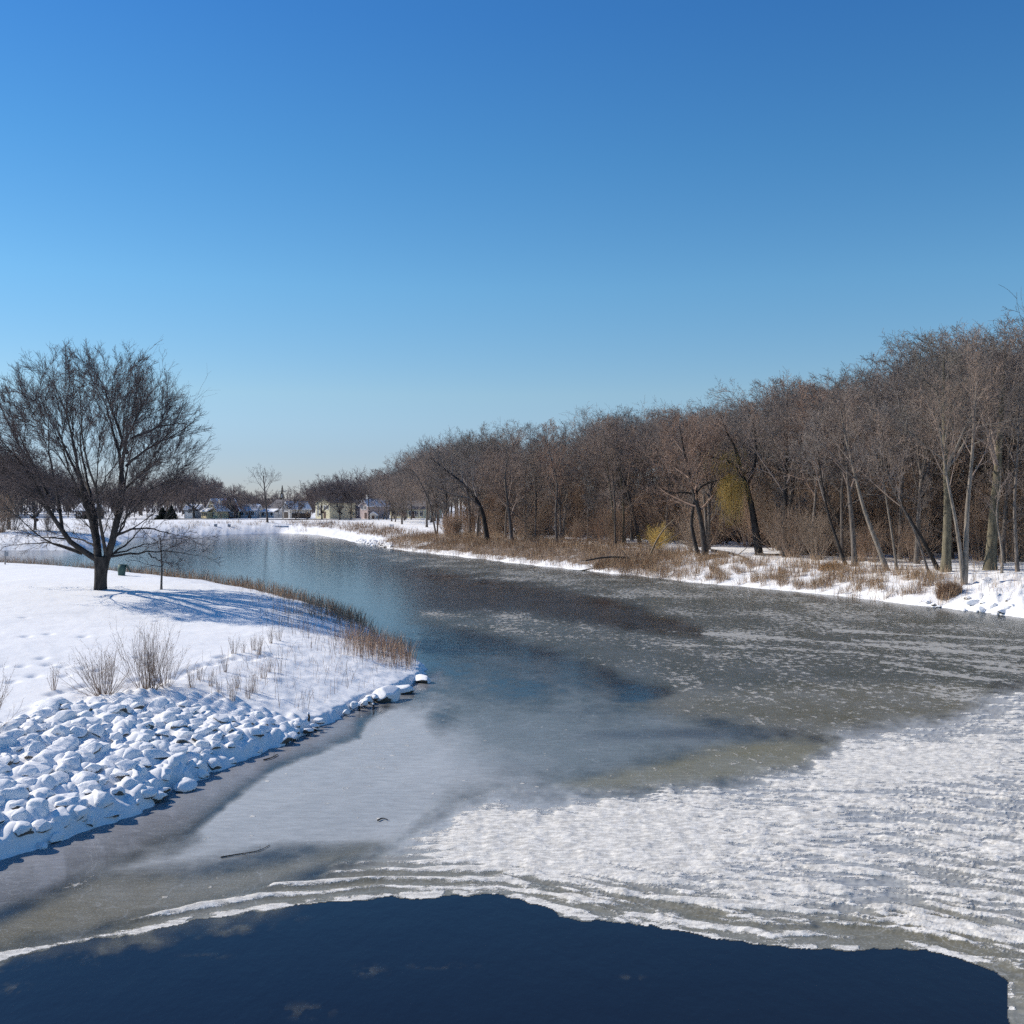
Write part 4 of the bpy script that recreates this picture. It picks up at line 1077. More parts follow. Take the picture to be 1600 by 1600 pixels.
# the willow with yellow hanging twigs
def willow():
    bx, by, bz = ground_at(1187, 867); m1 = by / F; rg = np.random.default_rng(15)
    def pt(px, py, d=0): return np.array([(px - 1187) * m1, d, (867 - py) * m1])
    P = resample([pt(1187, 870), pt(1182, 840), pt(1178, 810), pt(1173, 785), pt(1168, 762), pt(1160, 740), pt(1150, 722), pt(1128, 716), pt(1112, 714)], 14)[None]
    Rr = (6.2 * m1 * np.linspace(1.1, .22, 14))[None]
    L2 = resample([pt(1166, 758), pt(1178, 738), pt(1182, 700), pt(1178, 660), pt(1170, 640)], 14)[None]
    L3 = resample([pt(1158, 736), pt(1150, 700), pt(1135, 675), pt(1128, 655)], 14)[None]
    P3 = cat(P, L2, L3); R3 = cat(Rr, Rr * .5, Rr * .42)
    A, RA = grow(rg, P3, R3, 9, 0.5, 1.0, 45, 0.26, 7, 0.04, 0.1, 0.45, 0.3, 0.3, 0, None, 0.014)
    br = crown_from(rg, A, RA, (6, 6, 5), 0.009, up=0.03)
    e = empty('willow_tree', (bx, by, bz))
    link('trunk', tube_mesh('trunk', [(P3, R3, 9)], M['bark_dark']), e)
    link('crown', tube_mesh('crown', [(A, RA, 5)] + br, M['twig']), e)
    # hanging curtain of thin yellow twigs
    Q = []; 
    for k in range(500):
        u = rg.normal(0, 1); a = pt(1143 + 9 * np.clip(u, -1.7, 1.7), 752 - 14 * rg.uniform(0, 1) + 5 * abs(u), rg.normal(0, 0.9))
        ln = rg.uniform(0.8, 4.6) * (1.0 if abs(u) < 1.0 else 0.6)
        k4 = np.linspace(0, 1, 5)
        sx = rg.normal(0, .55)
        Q.append(np.stack([a[0] + sx * np.sin(k4 * 1.6) + .05 * rg.normal(0, 1, 5), a[1] + rg.normal(0, .4) * k4, a[2] + 0.35 * np.sin(k4 * 3.1) * .5 - ln * k4 ** 1.2], 1))
    for k in range(150):
        u = rg.normal(0, 1); a = pt(1138 + 12 * u, 712 + 8 * rg.normal(0, 1), rg.normal(0, 0.9)); ln = rg.uniform(.6, 2.0); k4 = np.linspace(0, 1, 5)
        Q.append(np.stack([a[0] + rg.normal(0, .5) * k4, a[1] + rg.normal(0, .4) * k4, a[2] - ln * k4 ** 1.3], 1))
    Q = np.array(Q); RQ = np.full(Q.shape[:2], 0.009)
    link('hanging_twigs', tube_mesh('hanging_twigs', [(Q, RQ, 3)], M['twig_yellow']), e)
    tag(e, 'willow with shaggy dark trunk and a curtain of yellow hanging twigs', 'tree')
willow()

# ------------------------------------------------------------------ far woods, one mass each
def far_wood(name, label, pts, hts, r, seed, kids=(7, 6), spread=.22, mat='twig'):
    rg = np.random.default_rng(seed); n = len(pts); P = np.asarray(pts, float); z = zf(P[:, 0], P[:, 1])
    a = rg.uniform(0, 6.28, n); b = np.abs(rg.normal(0, spread, n)); d = np.stack([np.cos(a) * np.sin(b), np.sin(a) * np.sin(b), np.cos(b)], 1)
    Q = np.empty((n, 6, 3)); Q[:, 0] = np.stack([P[:, 0], P[:, 1], z - .1], 1)
    for k in range(1, 6):
        Q[:, k] = Q[:, k - 1] + d * (hts / 5)[:, None]; d = d + rg.normal(0, .06, d.shape) + [0, 0, .06]; d /= np.linalg.norm(d, axis=1, keepdims=True)
    RQ = r * 3.2 * rg.uniform(.6, 1.4, n)[:, None] * np.linspace(1, .3, 6)[None]
    A, RA = grow(rg, Q, RQ, kids[0], .2, 1, 38, .36, 5, .04, .1, .5, .4, .3, 0, None, r)
    B, RB = grow(rg, A, RA, kids[1], .15, 1, 40, .5, 4, .03, .12, .7, .5, .3, 0, None, r * .8)
    o = link(name, tube_mesh(name, [(Q, RQ, 4), (A, RA, 3), (B, RB, 3)], M[mat])); tag(o, label, 'woodland', None, 'stuff')
wr = np.random.default_rng(501)
x = wr.uniform(-40, 110, 60000); y = wr.uniform(60, 260, 60000); d, _, _, ix = shore(x, y); px = 800 + x / y * F
k = (ix >= NL + NF - 2) & (d > 38) & (d < 80) & (px > 700) & (px < 1750) & (wr.uniform(0, 1, 60000) < .12)
far_wood('woodland', 'dense brown undergrowth and thin trees filling the depth of the riverside wood', np.stack([x[k], y[k]], 1)[:650], wr.uniform(4, 12, k.sum())[:650], .026, 1)
px = wr.uniform(-200, 700, 800); D = wr.uniform(430, 520, 800); tp = np.interp(px, TOP[:, 0], TOP[:, 1]) + wr.uniform(-2, 22, 800)
far_wood('woodland', 'dark belt of bare woodland behind the houses of the far bank', np.stack([(px - 800) / F * D, D], 1), np.maximum(5, (YH - tp) / F * D + 3), .075, 2, (7, 6), .2, 'twig_far')

# ------------------------------------------------------------------ shrubs
def shrub_mesh(seed, nst, h, spread, mat, r=0.012, name='stems', kids=5, kids2=3):
    rg = np.random.default_rng(seed)
    a = rg.uniform(0, 6.28, nst); b = np.abs(rg.normal(0, spread, nst))
    d = np.stack([np.cos(a) * np.sin(b), np.sin(a) * np.sin(b), np.cos(b)], 1)
    p = np.stack([np.cos(a) * rg.uniform(0, .14, nst) * h, np.sin(a) * rg.uniform(0, .14, nst) * h, np.full(nst, -0.05)], 1)
    L = h * rg.uniform(0.55, 1.05, nst)
    Q = np.empty((nst, 7, 3)); Q[:, 0] = p
    for k in range(1, 7):
        Q[:, k] = Q[:, k - 1] + d * (L / 6)[:, None]
        d = d + np.array([0, 0, .09]) + rg.normal(0, .05, d.shape); d /= np.linalg.norm(d, axis=1, keepdims=True)
    RQ = r * rg.uniform(.7, 1.2, nst)[:, None] * np.linspace(1, .35, 7)[None]
    A, RA = grow(rg, Q, RQ, kids, .3, 1, 24, .38, 5, .05, .08, .6, .4, .3, 0, None, r * .3)
    B, RB = grow(rg, A, RA, kids2, .2, 1, 28, .45, 4, .05, .1, .7, .5, .3, 0, None, r * .25)
    return tube_mesh(name, [(Q, RQ, 5), (A, RA, 3), (B, RB, 3)], M[mat])

def shrub(px, py, me, scale, label, group=None, loc=None, rz=0.0, name='shrub'):
    x, y, z = ground_at(px, py) if loc is None else loc
    o = link(name, me); o.location = (x, y, z); o.scale = scale if isinstance(scale, tuple) else (scale,) * 3; o.rotation_euler = (0, 0, rz)
    tag(o, label, 'shrub', group); return o
shrub(232, 1078, shrub_mesh(1, 62, 1.7, .42, 'shrub', .0062), 1.12, 'tallest bare many-stemmed shrub rising from the snow above the boulders')
shrub(163, 1088, shrub_mesh(2, 60, 1.25, .75, 'shrub', .006), 1.2, 'wide low bare shrub above the boulders, left of the tallest shrub')
shrub(258, 1072, shrub_mesh(3, 34, 1.2, .8, 'shrub', .006), 1.0, 'spreading bare shrub leaning right, beside the tallest shrub')
shrub(-28, 1150, shrub_mesh(4, 26, 1.5, .5, 'shrub', .008), 1.0, 'bare shrub whose twigs reach in from the left picture edge')
x, y, z = ground_at(1027, 858)
shrub(0, 0, shrub_mesh(5, 105, 1.9, .55, 'twig_yellow', .011), (1.5, 1.3, 1.35), 'rounded golden yellow twiggy shrub at the foot of the wood', None, (x, y, z))
BR = [shrub_mesh(20 + k, 60, 3.2, .42, 'brush', .014, kids=7, kids2=5) for k in range(4)]
n = 0
for tries in range(9000):
    if n >= 215: break
    px = fr.uniform(690, 1720); D = fr.uniform(66, 190); x = (px - 800) / F * D
    d, _, _, ix = shore(np.array([x]), np.array([D])); d = d[0]
    if ix[0] < NL + NF - 2 or d < 9 or d > 45: continue
    if px > 1430 and d < 18: continue
    if (975 < px < 1075 or 1115 < px < 1205) and d < 20: continue
    s = fr.uniform(.7, 1.4) if d < 14 else fr.uniform(1.2, 2.4); n += 1
    shrub(0, 0, BR[n % 4], (s * 1.1, s * 1.1, s), 'brown leafless brush between the trunks of the riverside wood', 'brush under the wood', (x, D, z1(x, D)), fr.uniform(0, 6.28))
# dark conifer shrubs and brush on the far bank
for k, (px, D, h, lb) in enumerate([(20, 168, 5.5, 'bare shrub at the left picture edge on the far-left snow bank'), (75, 176, 3.2, 'low bare shrub on the far-left snow bank right of the edge shrub'),
                                    (480, 268, 2.4, 'snow-flecked pinkish shrub left of the pale yellow house'), (2, 160, 6, 'taller bare shrub on the far-left bank cut by the picture edge')]):
    x = (px - 800) / F * D; shrub(0, 0, BR[k], h / 3.2, lb, None, (x, D, z1(x, D)), k)

def conifer(name, px, D, h, w, label):
    rg = np.random.default_rng(int(px)); x = (px - 800) / F * D; z = z1(x, D)
    e = empty(name, (x, D, z)); m = MB(); m.tube([(0, 0, -.1), (0, 0, h * .5), (0, 0, h * .97)], [h * .018, h * .012, .01]); m.build('trunk', M['bark_dark'], e)
    n = 520; k = rg.uniform(0.04, 1, n) ** .8; a = rg.uniform(0, 6.28, n); L = w * (1.02 - k) * rg.uniform(.6, 1.1, n) + .08
    p = np.stack([0 * k, 0 * k, k * h], 1); dr = np.stack([np.cos(a), np.sin(a), rg.uniform(-.35, .1, n)], 1)
    t4 = np.linspace(0, 1, 4)
    P = p[:, None] + dr[:, None] * (L[:, None] * t4[None])[..., None]
    Rr = np.maximum(.05, .16 * L / w)[:, None] * np.array([.7, 1, .8, .12])[None]
    A, RA = grow(rg, P, Rr, 4, .2, 1, 55, .35, 3, -.05, .1, .8, .3, .2, 0, None, .04)
    link('foliage', tube_mesh('foliage', [(P, Rr, 4), (A, RA, 3)], M['needles']), e)
    tag(e, label, 'tree')
conifer('conifer_tree', 441, 318, 9.6, 1.5, 'narrow dark conifer behind the utility pole')
conifer('conifer_shrub', 268, 262, 3.6, 2.0, 'low dark conifer shrub on the far lawn, right one of two')
conifer('conifer_shrub', 254, 264, 3.2, 2.2, 'low dark conifer shrub on the far lawn, left one of two')
conifer('conifer_shrub', 140, 270, 2.6, 1.8, 'low dark conifer shrub beside the long dark house')

# ------------------------------------------------------------------ dry grass, reeds and weeds
def blades(name, pts, hts, wid, cols, lean=0.22, seed=0, flop=0.0):
    rg = np.random.default_rng(seed); n = len(pts)
    P = np.asarray(pts, float); z = zf(P[:, 0], P[:, 1])
    a = rg.uniform(0, 6.28, n); le = np.abs(rg.normal(0, lean, n))
    up = np.stack([np.cos(a) * np.sin(le), np.sin(a) * np.sin(le), np.cos(le)], 1)
    b = rg.uniform(0, 6.28, n); side = np.stack([np.cos(b), np.sin(b), 0 * b], 1)
    base = np.stack([P[:, 0], P[:, 1], z - 0.03], 1)
    mid = base + up * (hts * .55)[:, None]
    bend = up + np.stack([np.cos(a), np.sin(a), 0 * a], 1) * (rg.uniform(0, .5, n) + flop)[:, None]
    top = mid + bend * (hts * .45)[:, None]
    w = (wid * rg.uniform(.6, 1.3, n))[:, None]
    V = np.stack([base - side * w * .5, base + side * w * .5, mid + side * w * .45, mid - side * w * .45, top + side * w * .12, top - side * w * .12], 1).reshape(-1, 3)
    i = np.arange(n)[:, None] * 6
    Fq = np.concatenate([i + np.array([0, 1, 2, 3]), i + np.array([3, 2, 4, 5])], 0)
    me = npmesh(name, V, Fq, M['blade'])
    C = np.array(cols)[rg.integers(0, len(cols), n)] * rg.uniform(.7, 1.25, (n, 1))
    cattr(me, 'tone', np.repeat(C, 6, 0))
    return link(name, me)
RED = [(0.26, 0.165, 0.105), (0.33, 0.22, 0.145), (0.22, 0.14, 0.095), (0.38, 0.265, 0.18)]
TAN = [(0.42, 0.30, 0.19), (0.36, 0.25, 0.155), (0.48, 0.36, 0.24), (0.30, 0.20, 0.12)]
gr = np.random.default_rng(99)
def scatter(n, x0, x1, y0, y1, dens, cap=4000000):
    x = gr.uniform(x0, x1, n); y = gr.uniform(y0, y1, n)
    d, _, _, ix = shore(x, y); px = 800 + x / y * F
    k = gr.uniform(0, 1, n) < dens(x, y, d, px, ix)
    return np.stack([x[k], y[k]], 1), d[k], px[k]
# right bank: thick russet grass on the left two thirds, tufts farther right
isR = lambda ix: ix >= NL + NF - 2
def dR(x, y, d, px, ix):
    cl = sstep(-.15, .35, fbm(x / 2.2, y / 2.2, 3, 111))
    a = sstep(-.5, .2, d + .5 * fbm(x / 1.2, y / 1.2, 2, 110)) * sstep(16, 9, d) * sstep(1120, 960, px) * sstep(560, 600, px) * (.35 + .65 * cl)
    tf = sstep(-.05, .35, fbm(x / .75, y / .75, 3, 112)) * .55
    b = sstep(-.2, .3, d) * sstep(8, 4.2, d) * sstep(960, 1120, px) * sstep(1500, 1470, px) * tf
    return np.where(isR(ix), np.maximum(a, b), 0)
P1, _, p1 = scatter(340000, -25, 34, 58, 172, dR)
P2, _, p2 = scatter(330000, 8, 34, 58, 105, dR)
P = np.concatenate([P1, P2]); px_ = np.concatenate([p1, p2])
o = blades('dry_grass', P, gr.uniform(.35, 1.0, len(P)) * (.85 + .25 * sstep(1100, 900, px_)), .019, RED[1:] + TAN + TAN, .3, 1); tag(o, 'russet dry grass covering the far right river bank', 'grass', None, 'stuff')
def dR2(x, y, d, px, ix):
    tf = sstep(-.25, .3, fbm(x / 1.4, y / 1.4, 3, 115))
    return np.where(isR(ix), sstep(.5, 1.0, d) * sstep(11, 6, d) * sstep(1060, 1150, px) * sstep(1540, 1480, px) * tf * .45 + (px > 1520) * (d > 1) * (d < 18) * tf * .22, 0)
P, d_, px_ = scatter(90000, 8, 36, 58, 110, dR2)
o = blades('pale_grass', P, gr.uniform(.4, 1.05, len(P)), .016, TAN, .2, 2); tag(o, 'pale dry stalks standing in the snow of the right bank', 'grass', None, 'stuff')
# far shore strip
def dF(x, y, d, px, ix):
    return ((ix >= NL - 1) & (ix < NL + NF)) * sstep(3, 5, d) * sstep(13, 9, d) * sstep(425, 470, px) * (.3 + .7 * sstep(-.2, .3, fbm(x / 3, y / 3, 2, 118)))
P, d_, px_ = scatter(42000, -62, -12, 150, 262, dF)
o = blades('dry_grass', P, gr.uniform(.4, 1.1, len(P)), .05, RED + TAN[:1], .25, 3); tag(o, 'brown dry grass strip along the far bank below the houses', 'grass', None, 'stuff')
def dF2(x, y, d, px, ix):
    return ((ix >= NL - 1) & (ix < NL + NF)) * sstep(.3, 2, d) * sstep(16, 9, d) * (px < 480) * sstep(.0, .4, fbm(x / 2.5, y / 2.5, 3, 119)) * .6
P, d_, px_ = scatter(90000, -110, -40, 150, 262, dF2)
o = blades('pale_grass', P, gr.uniform(.3, .8, len(P)), .04, TAN + RED[:1], .3, 7); tag(o, 'pale dry stalks poking through the snow of the far-left bank', 'grass', None, 'stuff')
# reeds round the left lawn
isL = lambda ix: ix < NL - 1
def dL(x, y, d, px, ix):
    c = .22 + .78 * sstep(-.3, .2, fbm(x / 1.6, y / 1.6, 3, 121))
    return np.where(isL(ix), sstep(.0, .4, d) * sstep(4.2, 2.4, d) * sstep(45, 51, y) * c, 0)
P, d_, px_ = scatter(300000, -78, -5, 50, 112, dL)
o = blades('reeds', P, gr.uniform(.3, .95, len(P)), .019, RED + TAN + [(0.24, 0.17, 0.12), (0.20, 0.14, 0.10)], .26, 4); tag(o, 'brown reeds along the water behind the left lawn', 'reeds', None, 'stuff')
def dL2(x, y, d, px, ix):
    return np.where(isL(ix), sstep(.1, .4, d) * sstep(3.6, 1.4, d) * ((y > 39.5) & (y < 46)) * .9, 0)
P, d_, px_ = scatter(9000, -9, -2, 37, 50, dL2)
o = blades('reeds', P, gr.uniform(.45, 1.0, len(P)), .013, [(0.38, 0.25, 0.17), (0.46, 0.33, 0.23), (0.32, 0.19, 0.125), (0.50, 0.38, 0.28)], .14, 5); tag(o, 'red-brown reeds on the point of the left bank', 'reeds', None, 'stuff')
def dL3(x, y, d, px, ix):
    c = sstep(-.05, .4, fbm(x / .8, y / .8, 3, 125))
    return np.where(isL(ix), sstep(.3, 1, d) * sstep(6.5, 3.5, d) * sstep(29, 33, y) * sstep(62, 50, y) * (.06 + .6 * c * sstep(42, 47, y) + .18 * c), 0)
P, d_, px_ = scatter(34000, -16, -3, 27, 62, dL3)
o = blades('dry_stalks', P, gr.uniform(.2, .75, len(P)), .011, [(0.40, 0.28, 0.20), (0.46, 0.34, 0.25), (0.30, 0.20, 0.14)], .2, 6); tag(o, 'thin dry stalks scattered over the snowy point of the left bank', 'grass', None, 'stuff')
# weed clumps one can count
WC = [shrub_mesh(60 + k, 16, .75, .24, 'shrub', .0055, kids=3, kids2=2) for k in range(4)]
for k, (px, py) in enumerate([(365, 1022), (380, 1020), (396, 1016), (404, 1022), (352, 1050), (372, 1075), (388, 1092), (396, 1082), (330, 1072), (342, 1082), (362, 1098), (425, 1006), (436, 1002), (410, 1060), (312, 1062), (300, 1075), (84, 1078), (420, 1050)]):
    shrub(px, py, WC[k % 4], gr.uniform(.6, 1.0), 'clump of thin dry weed stalks in the snow right of the tallest shrub' if px > 290 else 'lone weed stalks in the snow left of the wide low shrub',
          'weed clumps on the left bank' if px > 290 else None, None, k * 1.3, 'weed_clump')
def tussock(px, py, rx, ry, h, label, cols):
    x, y, z = ground_at(px, py); n = 900
    a = gr.uniform(0, 6.28, n); r = np.sqrt(gr.uniform(0, 1, n))
    P = np.stack([x + np.cos(a) * r * rx, y + np.sin(a) * r * ry], 1)
    o = blades('grass_tussock', P, h * (1.05 - .6 * r ** 2) * gr.uniform(.7, 1.1, n), .02, cols, .3, int(px), .4); tag(o, label, 'grass clump')
tussock(1300, 890, 1.1, .8, .75, 'rounded tan grass tussock at the foot of the leaning trunks', [(0.36, 0.22, 0.11), (0.42, 0.27, 0.14)])
tussock(1483, 945, .8, .8, 1.0, 'reddish grass clump at the water end of the right bank, beside the stone apron', RED)
tussock(1120, 872, 1.2, .6, .7, 'straw-coloured grass clump at the foot of the crooked reddish tree', TAN)

# ------------------------------------------------------------------ dead wood
def branch(name, path, r0, label, catg, mat, lift=0.0, seed=1, D=None, kids=4, kl=.3, zs=None):
    """path in photo points lying on the ground, or on a plane at depth D"""
    rg = np.random.default_rng(seed); pts = []
    for q in path:
        if D is None:
            x, y, z = ground_at(*q) if zs is None else (*W(q[0], q[1], zs), zs)
            pts.append((x, y, z + lift))
        else: pts.append(((q[0] - 800) / F * D, D, HC - (q[1] - YH) / F * D))
    P = resample(pts, 10)[None]; o0 = P[0, 0].copy(); P = P - o0
    Rr = (r0 * np.linspace(1, .45, 10))[None]
    A, RA = grow(rg, P, Rr, kids, .3, 1, 42, kl, 5, .04, .1, .5, .3, .4)
    o = link(name, tube_mesh(name, [(P, Rr, 7), (A, RA, 4)], M[mat])); o.location = o0
    tag(o, label, catg)
Db = ground_at(1014, 872)[1]
branch('broken_trunk', [(1014, 873), (1022, 851), (1037, 826), (1053, 812)], .12, 'barkless tan trunk leaning out of the yellow shrub', 'dead tree', 'dead', D=Db, kids=1, kl=.1)
Dc = ground_at(960, 880)[1]
branch('fallen_branch', [(1100, 872), (1060, 876), (1025, 876), (995, 874), (968, 868), (940, 869), (915, 876)], .17, 'long dark fallen branch arching over the snow near the water', 'branch', 'bark_dark', D=Dc - 0.5, kids=4, kl=.12)
Dd = ground_at(930, 890)[1]
branch('fallen_branch', [(966, 884), (948, 884), (930, 888), (905, 892)], .12, 'smaller dark fallen branch dipping towards the water', 'branch', 'bark_dark', D=Dd, kids=4, kl=.4)
branch('fallen_log', [(982, 853), (1000, 855), (1030, 862), (1052, 867)], .14, 'pale snow-topped log left of the crooked tree', 'log', 'bark_pale', .15, 4)
branch('fallen_log', [(1062, 849), (1075, 853), (1090, 862)], .15, 'short pale broken log at the foot of the crooked tree', 'log', 'bark_pale', .3, 5)
branch('fallen_log', [(1112, 862), (1140, 866), (1160, 872), (1175, 880)], .13, 'bent grey log lying before the willow', 'log', 'bark', .15, 6)
branch('fallen_log', [(1180, 868), (1215, 869), (1250, 866)], .12, 'grey log lying on snow between willow and pale-footed tree', 'log', 'bark_dark', .12, 7)
De = ground_at(1280, 872)[1]
branch('dead_branch', [(1282, 872), (1268, 858), (1250, 846), (1240, 838)], .07, 'thin dead branch leaning left beside the slender leaning trunk', 'branch', 'bark_pale', D=De, kids=2, kl=.2)
branch('stick', [(345, 1341), (372, 1336), (404, 1332), (421, 1322)], .013, 'long dark stick frozen on the grey ice', 'stick', 'bark_dark', 0.02, 8, None, 4, .22, 0.0)
branch('twig', [(590, 1284), (598, 1280), (606, 1283)], .018, 'short curved dark twig on the grey ice', 'stick', 'bark_dark', 0.03, 9, None, 1, .2, 0.0)
branch('twig', [(412, 1189), (424, 1186), (434, 1180)], .02, 'small dark twig on the shore ice below the boulders', 'stick', 'bark_dark', 0.03, 10, None, 3, .4, 0.0)
for k, (px, py, lb) in enumerate([(563, 1112, 'small dark stub with snow on top in the shore ice, right one of three'), (561, 1108, None), (583, 1110, None)]):
    pass
for (px, py, lb) in [(561, 1111, 'tiny dark stub standing in the shore ice near the point, left one of the pair'), (583, 1109, 'tiny stub with a snow cap standing in the shore ice near the point'), (482, 1122, 'tiny dark stub beside the snowy ledge above the shore ice')]:
    x, y = W(px, py, 0.0 if px > 500 else .3); e = empty('wooden_stub', (x, y, 0.0 if px > 500 else .25)); m = MB(); m.tube([(0, 0, -.05), (.02, 0, .08), (.0, 0, .17)], [.035, .03, .028]); m.build('stub', M['bark_dark'], e, True)
    m = MB(); m.tube([(0, 0, .168), (0, 0, .20), (0, 0, .225)], [.034, .04, .01]); m.build('snow_cap', M['snowroof'], e, True); tag(e, lb, 'stub')

# ------------------------------------------------------------------ small things on the left lawn
x, y, z = ground_at(8, 882); e = empty('sign_post', (x, y, z))
m = MB(); m.tube([(0, 0, -.2), (0, 0, 1.0)], [.05, .05], 8); m.build('post', M['pole'], e)
m = MB(); m.box(-.02, .26, -.075, -.052, .62, .95); m.build('sign_plate', M['metal'], e)
tag(e, 'short post with a small plate at the left edge of the lawn', 'sign')
x, y, z = ground_at(190, 899); e = empty('litter_bin', (x, y, z), .3)
m = MB(); n = 14
ring = lambda r, h, dx=0: [(dx + r * math.cos(k / n * 6.283), r * math.sin(k / n * 6.283), h) for k in range(n)]
v = ring(.21, -.05) + ring(.24, .35) + ring(.26, .68, .05) + ring(.23, .68, .05) + ring(.2, .3)
m.add(v, [(a * n + k, a * n + (k + 1) % n, (a + 1) * n + (k + 1) % n, (a + 1) * n + k) for a in range(4) for k in range(n)]); m.build('barrel', M['green'], e, True)
m = MB(); m.hexa([(.26, -.25, .66), (.34, -.25, .66), (.34, .25, .66), (.26, .25, .66)], [(.48, -.25, .22), (.54, -.25, .22), (.54, .25, .22), (.48, .25, .22)]); m.build('lid', M['green'], e)
tag(e, 'small green bin with its lid hanging open at the far edge of the lawn', 'bin')

# ------------------------------------------------------------------ far bank: road, houses, pole, culvert
V = []; Fq = []
xs = np.arange(-130, -20, 4.0)
for k, x in enumerate(xs):
    for yy in (264.0, 269.5): V.append((x, yy, z1(x, yy) + 0.16))
for k in range(len(xs) - 1): Fq.append((2 * k, 2 * k + 2, 2 * k + 3, 2 * k + 1))
tag(link('road', npmesh('road', V, Fq, M['asphalt'])), kind='structure')

def house(name, label, px0, px1, D, eave, ridge, mat, roof, front=True, windows=(), door=None, chimney=None, depth=8.0, catg='house', extra=None, rz=0.0):
    """front: the gable looks at the river; otherwise the ridge runs along it"""
    xa = (px0 - 800) / F * D; xb = (px1 - 800) / F * D; w = xb - xa; cx = (xa + xb) / 2
    z = z1(cx, D) - 0.1
    e = empty(name, (cx, D, z), rz)
    h = w / 2; m = MB(); ov = .35
    if front:
        v = [(-h, 0, -.3), (h, 0, -.3), (h, 0, eave), (0, 0, ridge), (-h, 0, eave)]
        m.add(v + [(a, depth, c) for a, b, c in v], [(4, 3, 2, 1, 0)[::-1], (5, 6, 7, 8, 9)[::-1], (0, 5, 6, 1)[::-1], (1, 6, 7, 2)[::-1], (4, 9, 5, 0)[::-1]])
        m.build('wall', M[mat], e)
        r = MB(); sl = (ridge - eave) / h; t = .22
        for s in (-1, 1):
            xo = s * (h + ov); zo = eave - ov * sl + .04; zr = ridge + .04
            a = [(0, -ov, zr), (xo, -ov, zo), (xo, depth + ov, zo), (0, depth + ov, zr)]
            b = [(p[0], p[1], p[2] + t) for p in a]
            r.hexa(a, b) if s > 0 else r.hexa(a[::-1], b[::-1])
        ro = r.build('roof', M[roof], e)
    else:
        v = [(0, -.3), (depth, -.3), (depth, eave), (depth / 2, ridge), (0, eave)]
        m.add([(-h, a, b) for a, b in v] + [(h, a, b) for a, b in v], [(0, 1, 2, 3, 4)[::-1], (5, 6, 7, 8, 9), (0, 5, 9, 4), (1, 2, 7, 6)])
        m.build('wall', M[mat], e)
        r = MB(); sl = (ridge - eave) / (depth / 2); t = .22
        for s in (0, 1):
            yo = -ov if s == 0 else depth + ov; zo = eave - ov * sl + .04
            a = [(-h - ov, yo, zo), (h + ov, yo, zo), (h + ov, depth / 2, ridge + .04), (-h - ov, depth / 2, ridge + .04)]
            b = [(p[0], p[1], p[2] + t) for p in a]
            r.hexa(a, b) if s == 0 else r.hexa(a[::-1], b[::-1])
        ro = r.build('roof', M[roof], e)
    for (wx, wz, ww, wh) in windows:                     # centre across (-1..1), sill height, size
        x = wx * h
        f = MB(); q = .09
        f.box(x - ww / 2 - q, x + ww / 2 + q, -.07, -.003, wz + wh, wz + wh + q); f.box(x - ww / 2 - q, x + ww / 2 + q, -.09, -.003, wz - q, wz)
        f.box(x - ww / 2 - q, x - ww / 2, -.07, -.003, wz, wz + wh); f.box(x + ww / 2, x + ww / 2 + q, -.07, -.003, wz, wz + wh)
        f.box(x - .03, x + .03, -.065, -.024, wz, wz + wh)
        fo = f.build('window', M['trim'], e)
        g = MB(); g.box(x - ww / 2, x + ww / 2, -.02, -.004, wz, wz + wh); g.build('pane', M['glass'], fo)
    if door:
        x = door[0] * h; g = MB(); g.box(x - door[1] / 2, x + door[1] / 2, -.06, -.004, -.05, door[2]); g.build('door', M[door[3] if len(door) > 3 else 'door'], e)
    if chimney:
        x, y, s, top = chimney; g = MB(); g.box(x * h - s, x * h + s, y - s, y + s, eave * .8, top); g.box(x * h - s * 1.2, x * h + s * 1.2, y - s * 1.2, y + s * 1.2, top, top + .18); g.build('chimney', M['trim'], ro)
    if extra: extra(e, h)
    tag(e, label, catg)
    return e
def porch(x0, x1, zt, dep, wall, roof, nm='porch'):
    def f(e, h):
        m = MB(); m.box(x0 * h, x1 * h, -dep, -.002, -.3, zt); o = m.build(nm, M[wall], e)
        r = MB(); r.hexa([(x0 * h - .25, -dep - .3, zt + .02), (x1 * h + .25, -dep - .3, zt + .02), (x1 * h + .25, -.003, zt + .9), (x0 * h - .25, -.003, zt + .9)],
                         [(x0 * h - .25, -dep - .3, zt + .25), (x1 * h + .25, -dep - .3, zt + .25), (x1 * h + .25, -.003, zt + 1.15), (x0 * h - .25, -.003, zt + 1.15)]); r.build('porch_roof', M[roof], o)
        for k in range(3):
            x = (x0 + (x1 - x0) * (k + .5) / 3) * h
            w = MB(); w.box(x - .35, x + .35, -dep - .04, -dep - .003, .8, 1.7); w.build('window', M['glass'], o)
    return f
house('house', 'cream house with steep gable, snowy right roof and white chimney', 316, 345, 286, 2.4, 5.3, 'cream', 'snowroof', True, [(-.3, .7, .8, 1.1), (.35, .7, .8, 1.1), (0, 2.9, .7, .9)], None, (.75, 1.5, .32, 5.2), 7, 'house', porch(-1.0, .2, 1.9, 1.6, 'cream', 'snowroof'), rz=-0.75)
house('house', 'dark brown house with red-brown roof touching the cream house on its right', 346, 369, 287, 2.6, 5.9, 'darkwall', 'redroof', True, [(-.4, .8, .8, 1.0), (.4, .8, .8, 1.0)], (0, .9, 2.0), None, 8)
house('garage', 'blue-grey garage left of the cream house', 288, 309, 288, 2.5, 3.7, 'blue', 'snowroof', False, [(.5, .9, .7, .8)], (-.25, 2.2, 2.0, 'trim'), None, 6, 'garage')
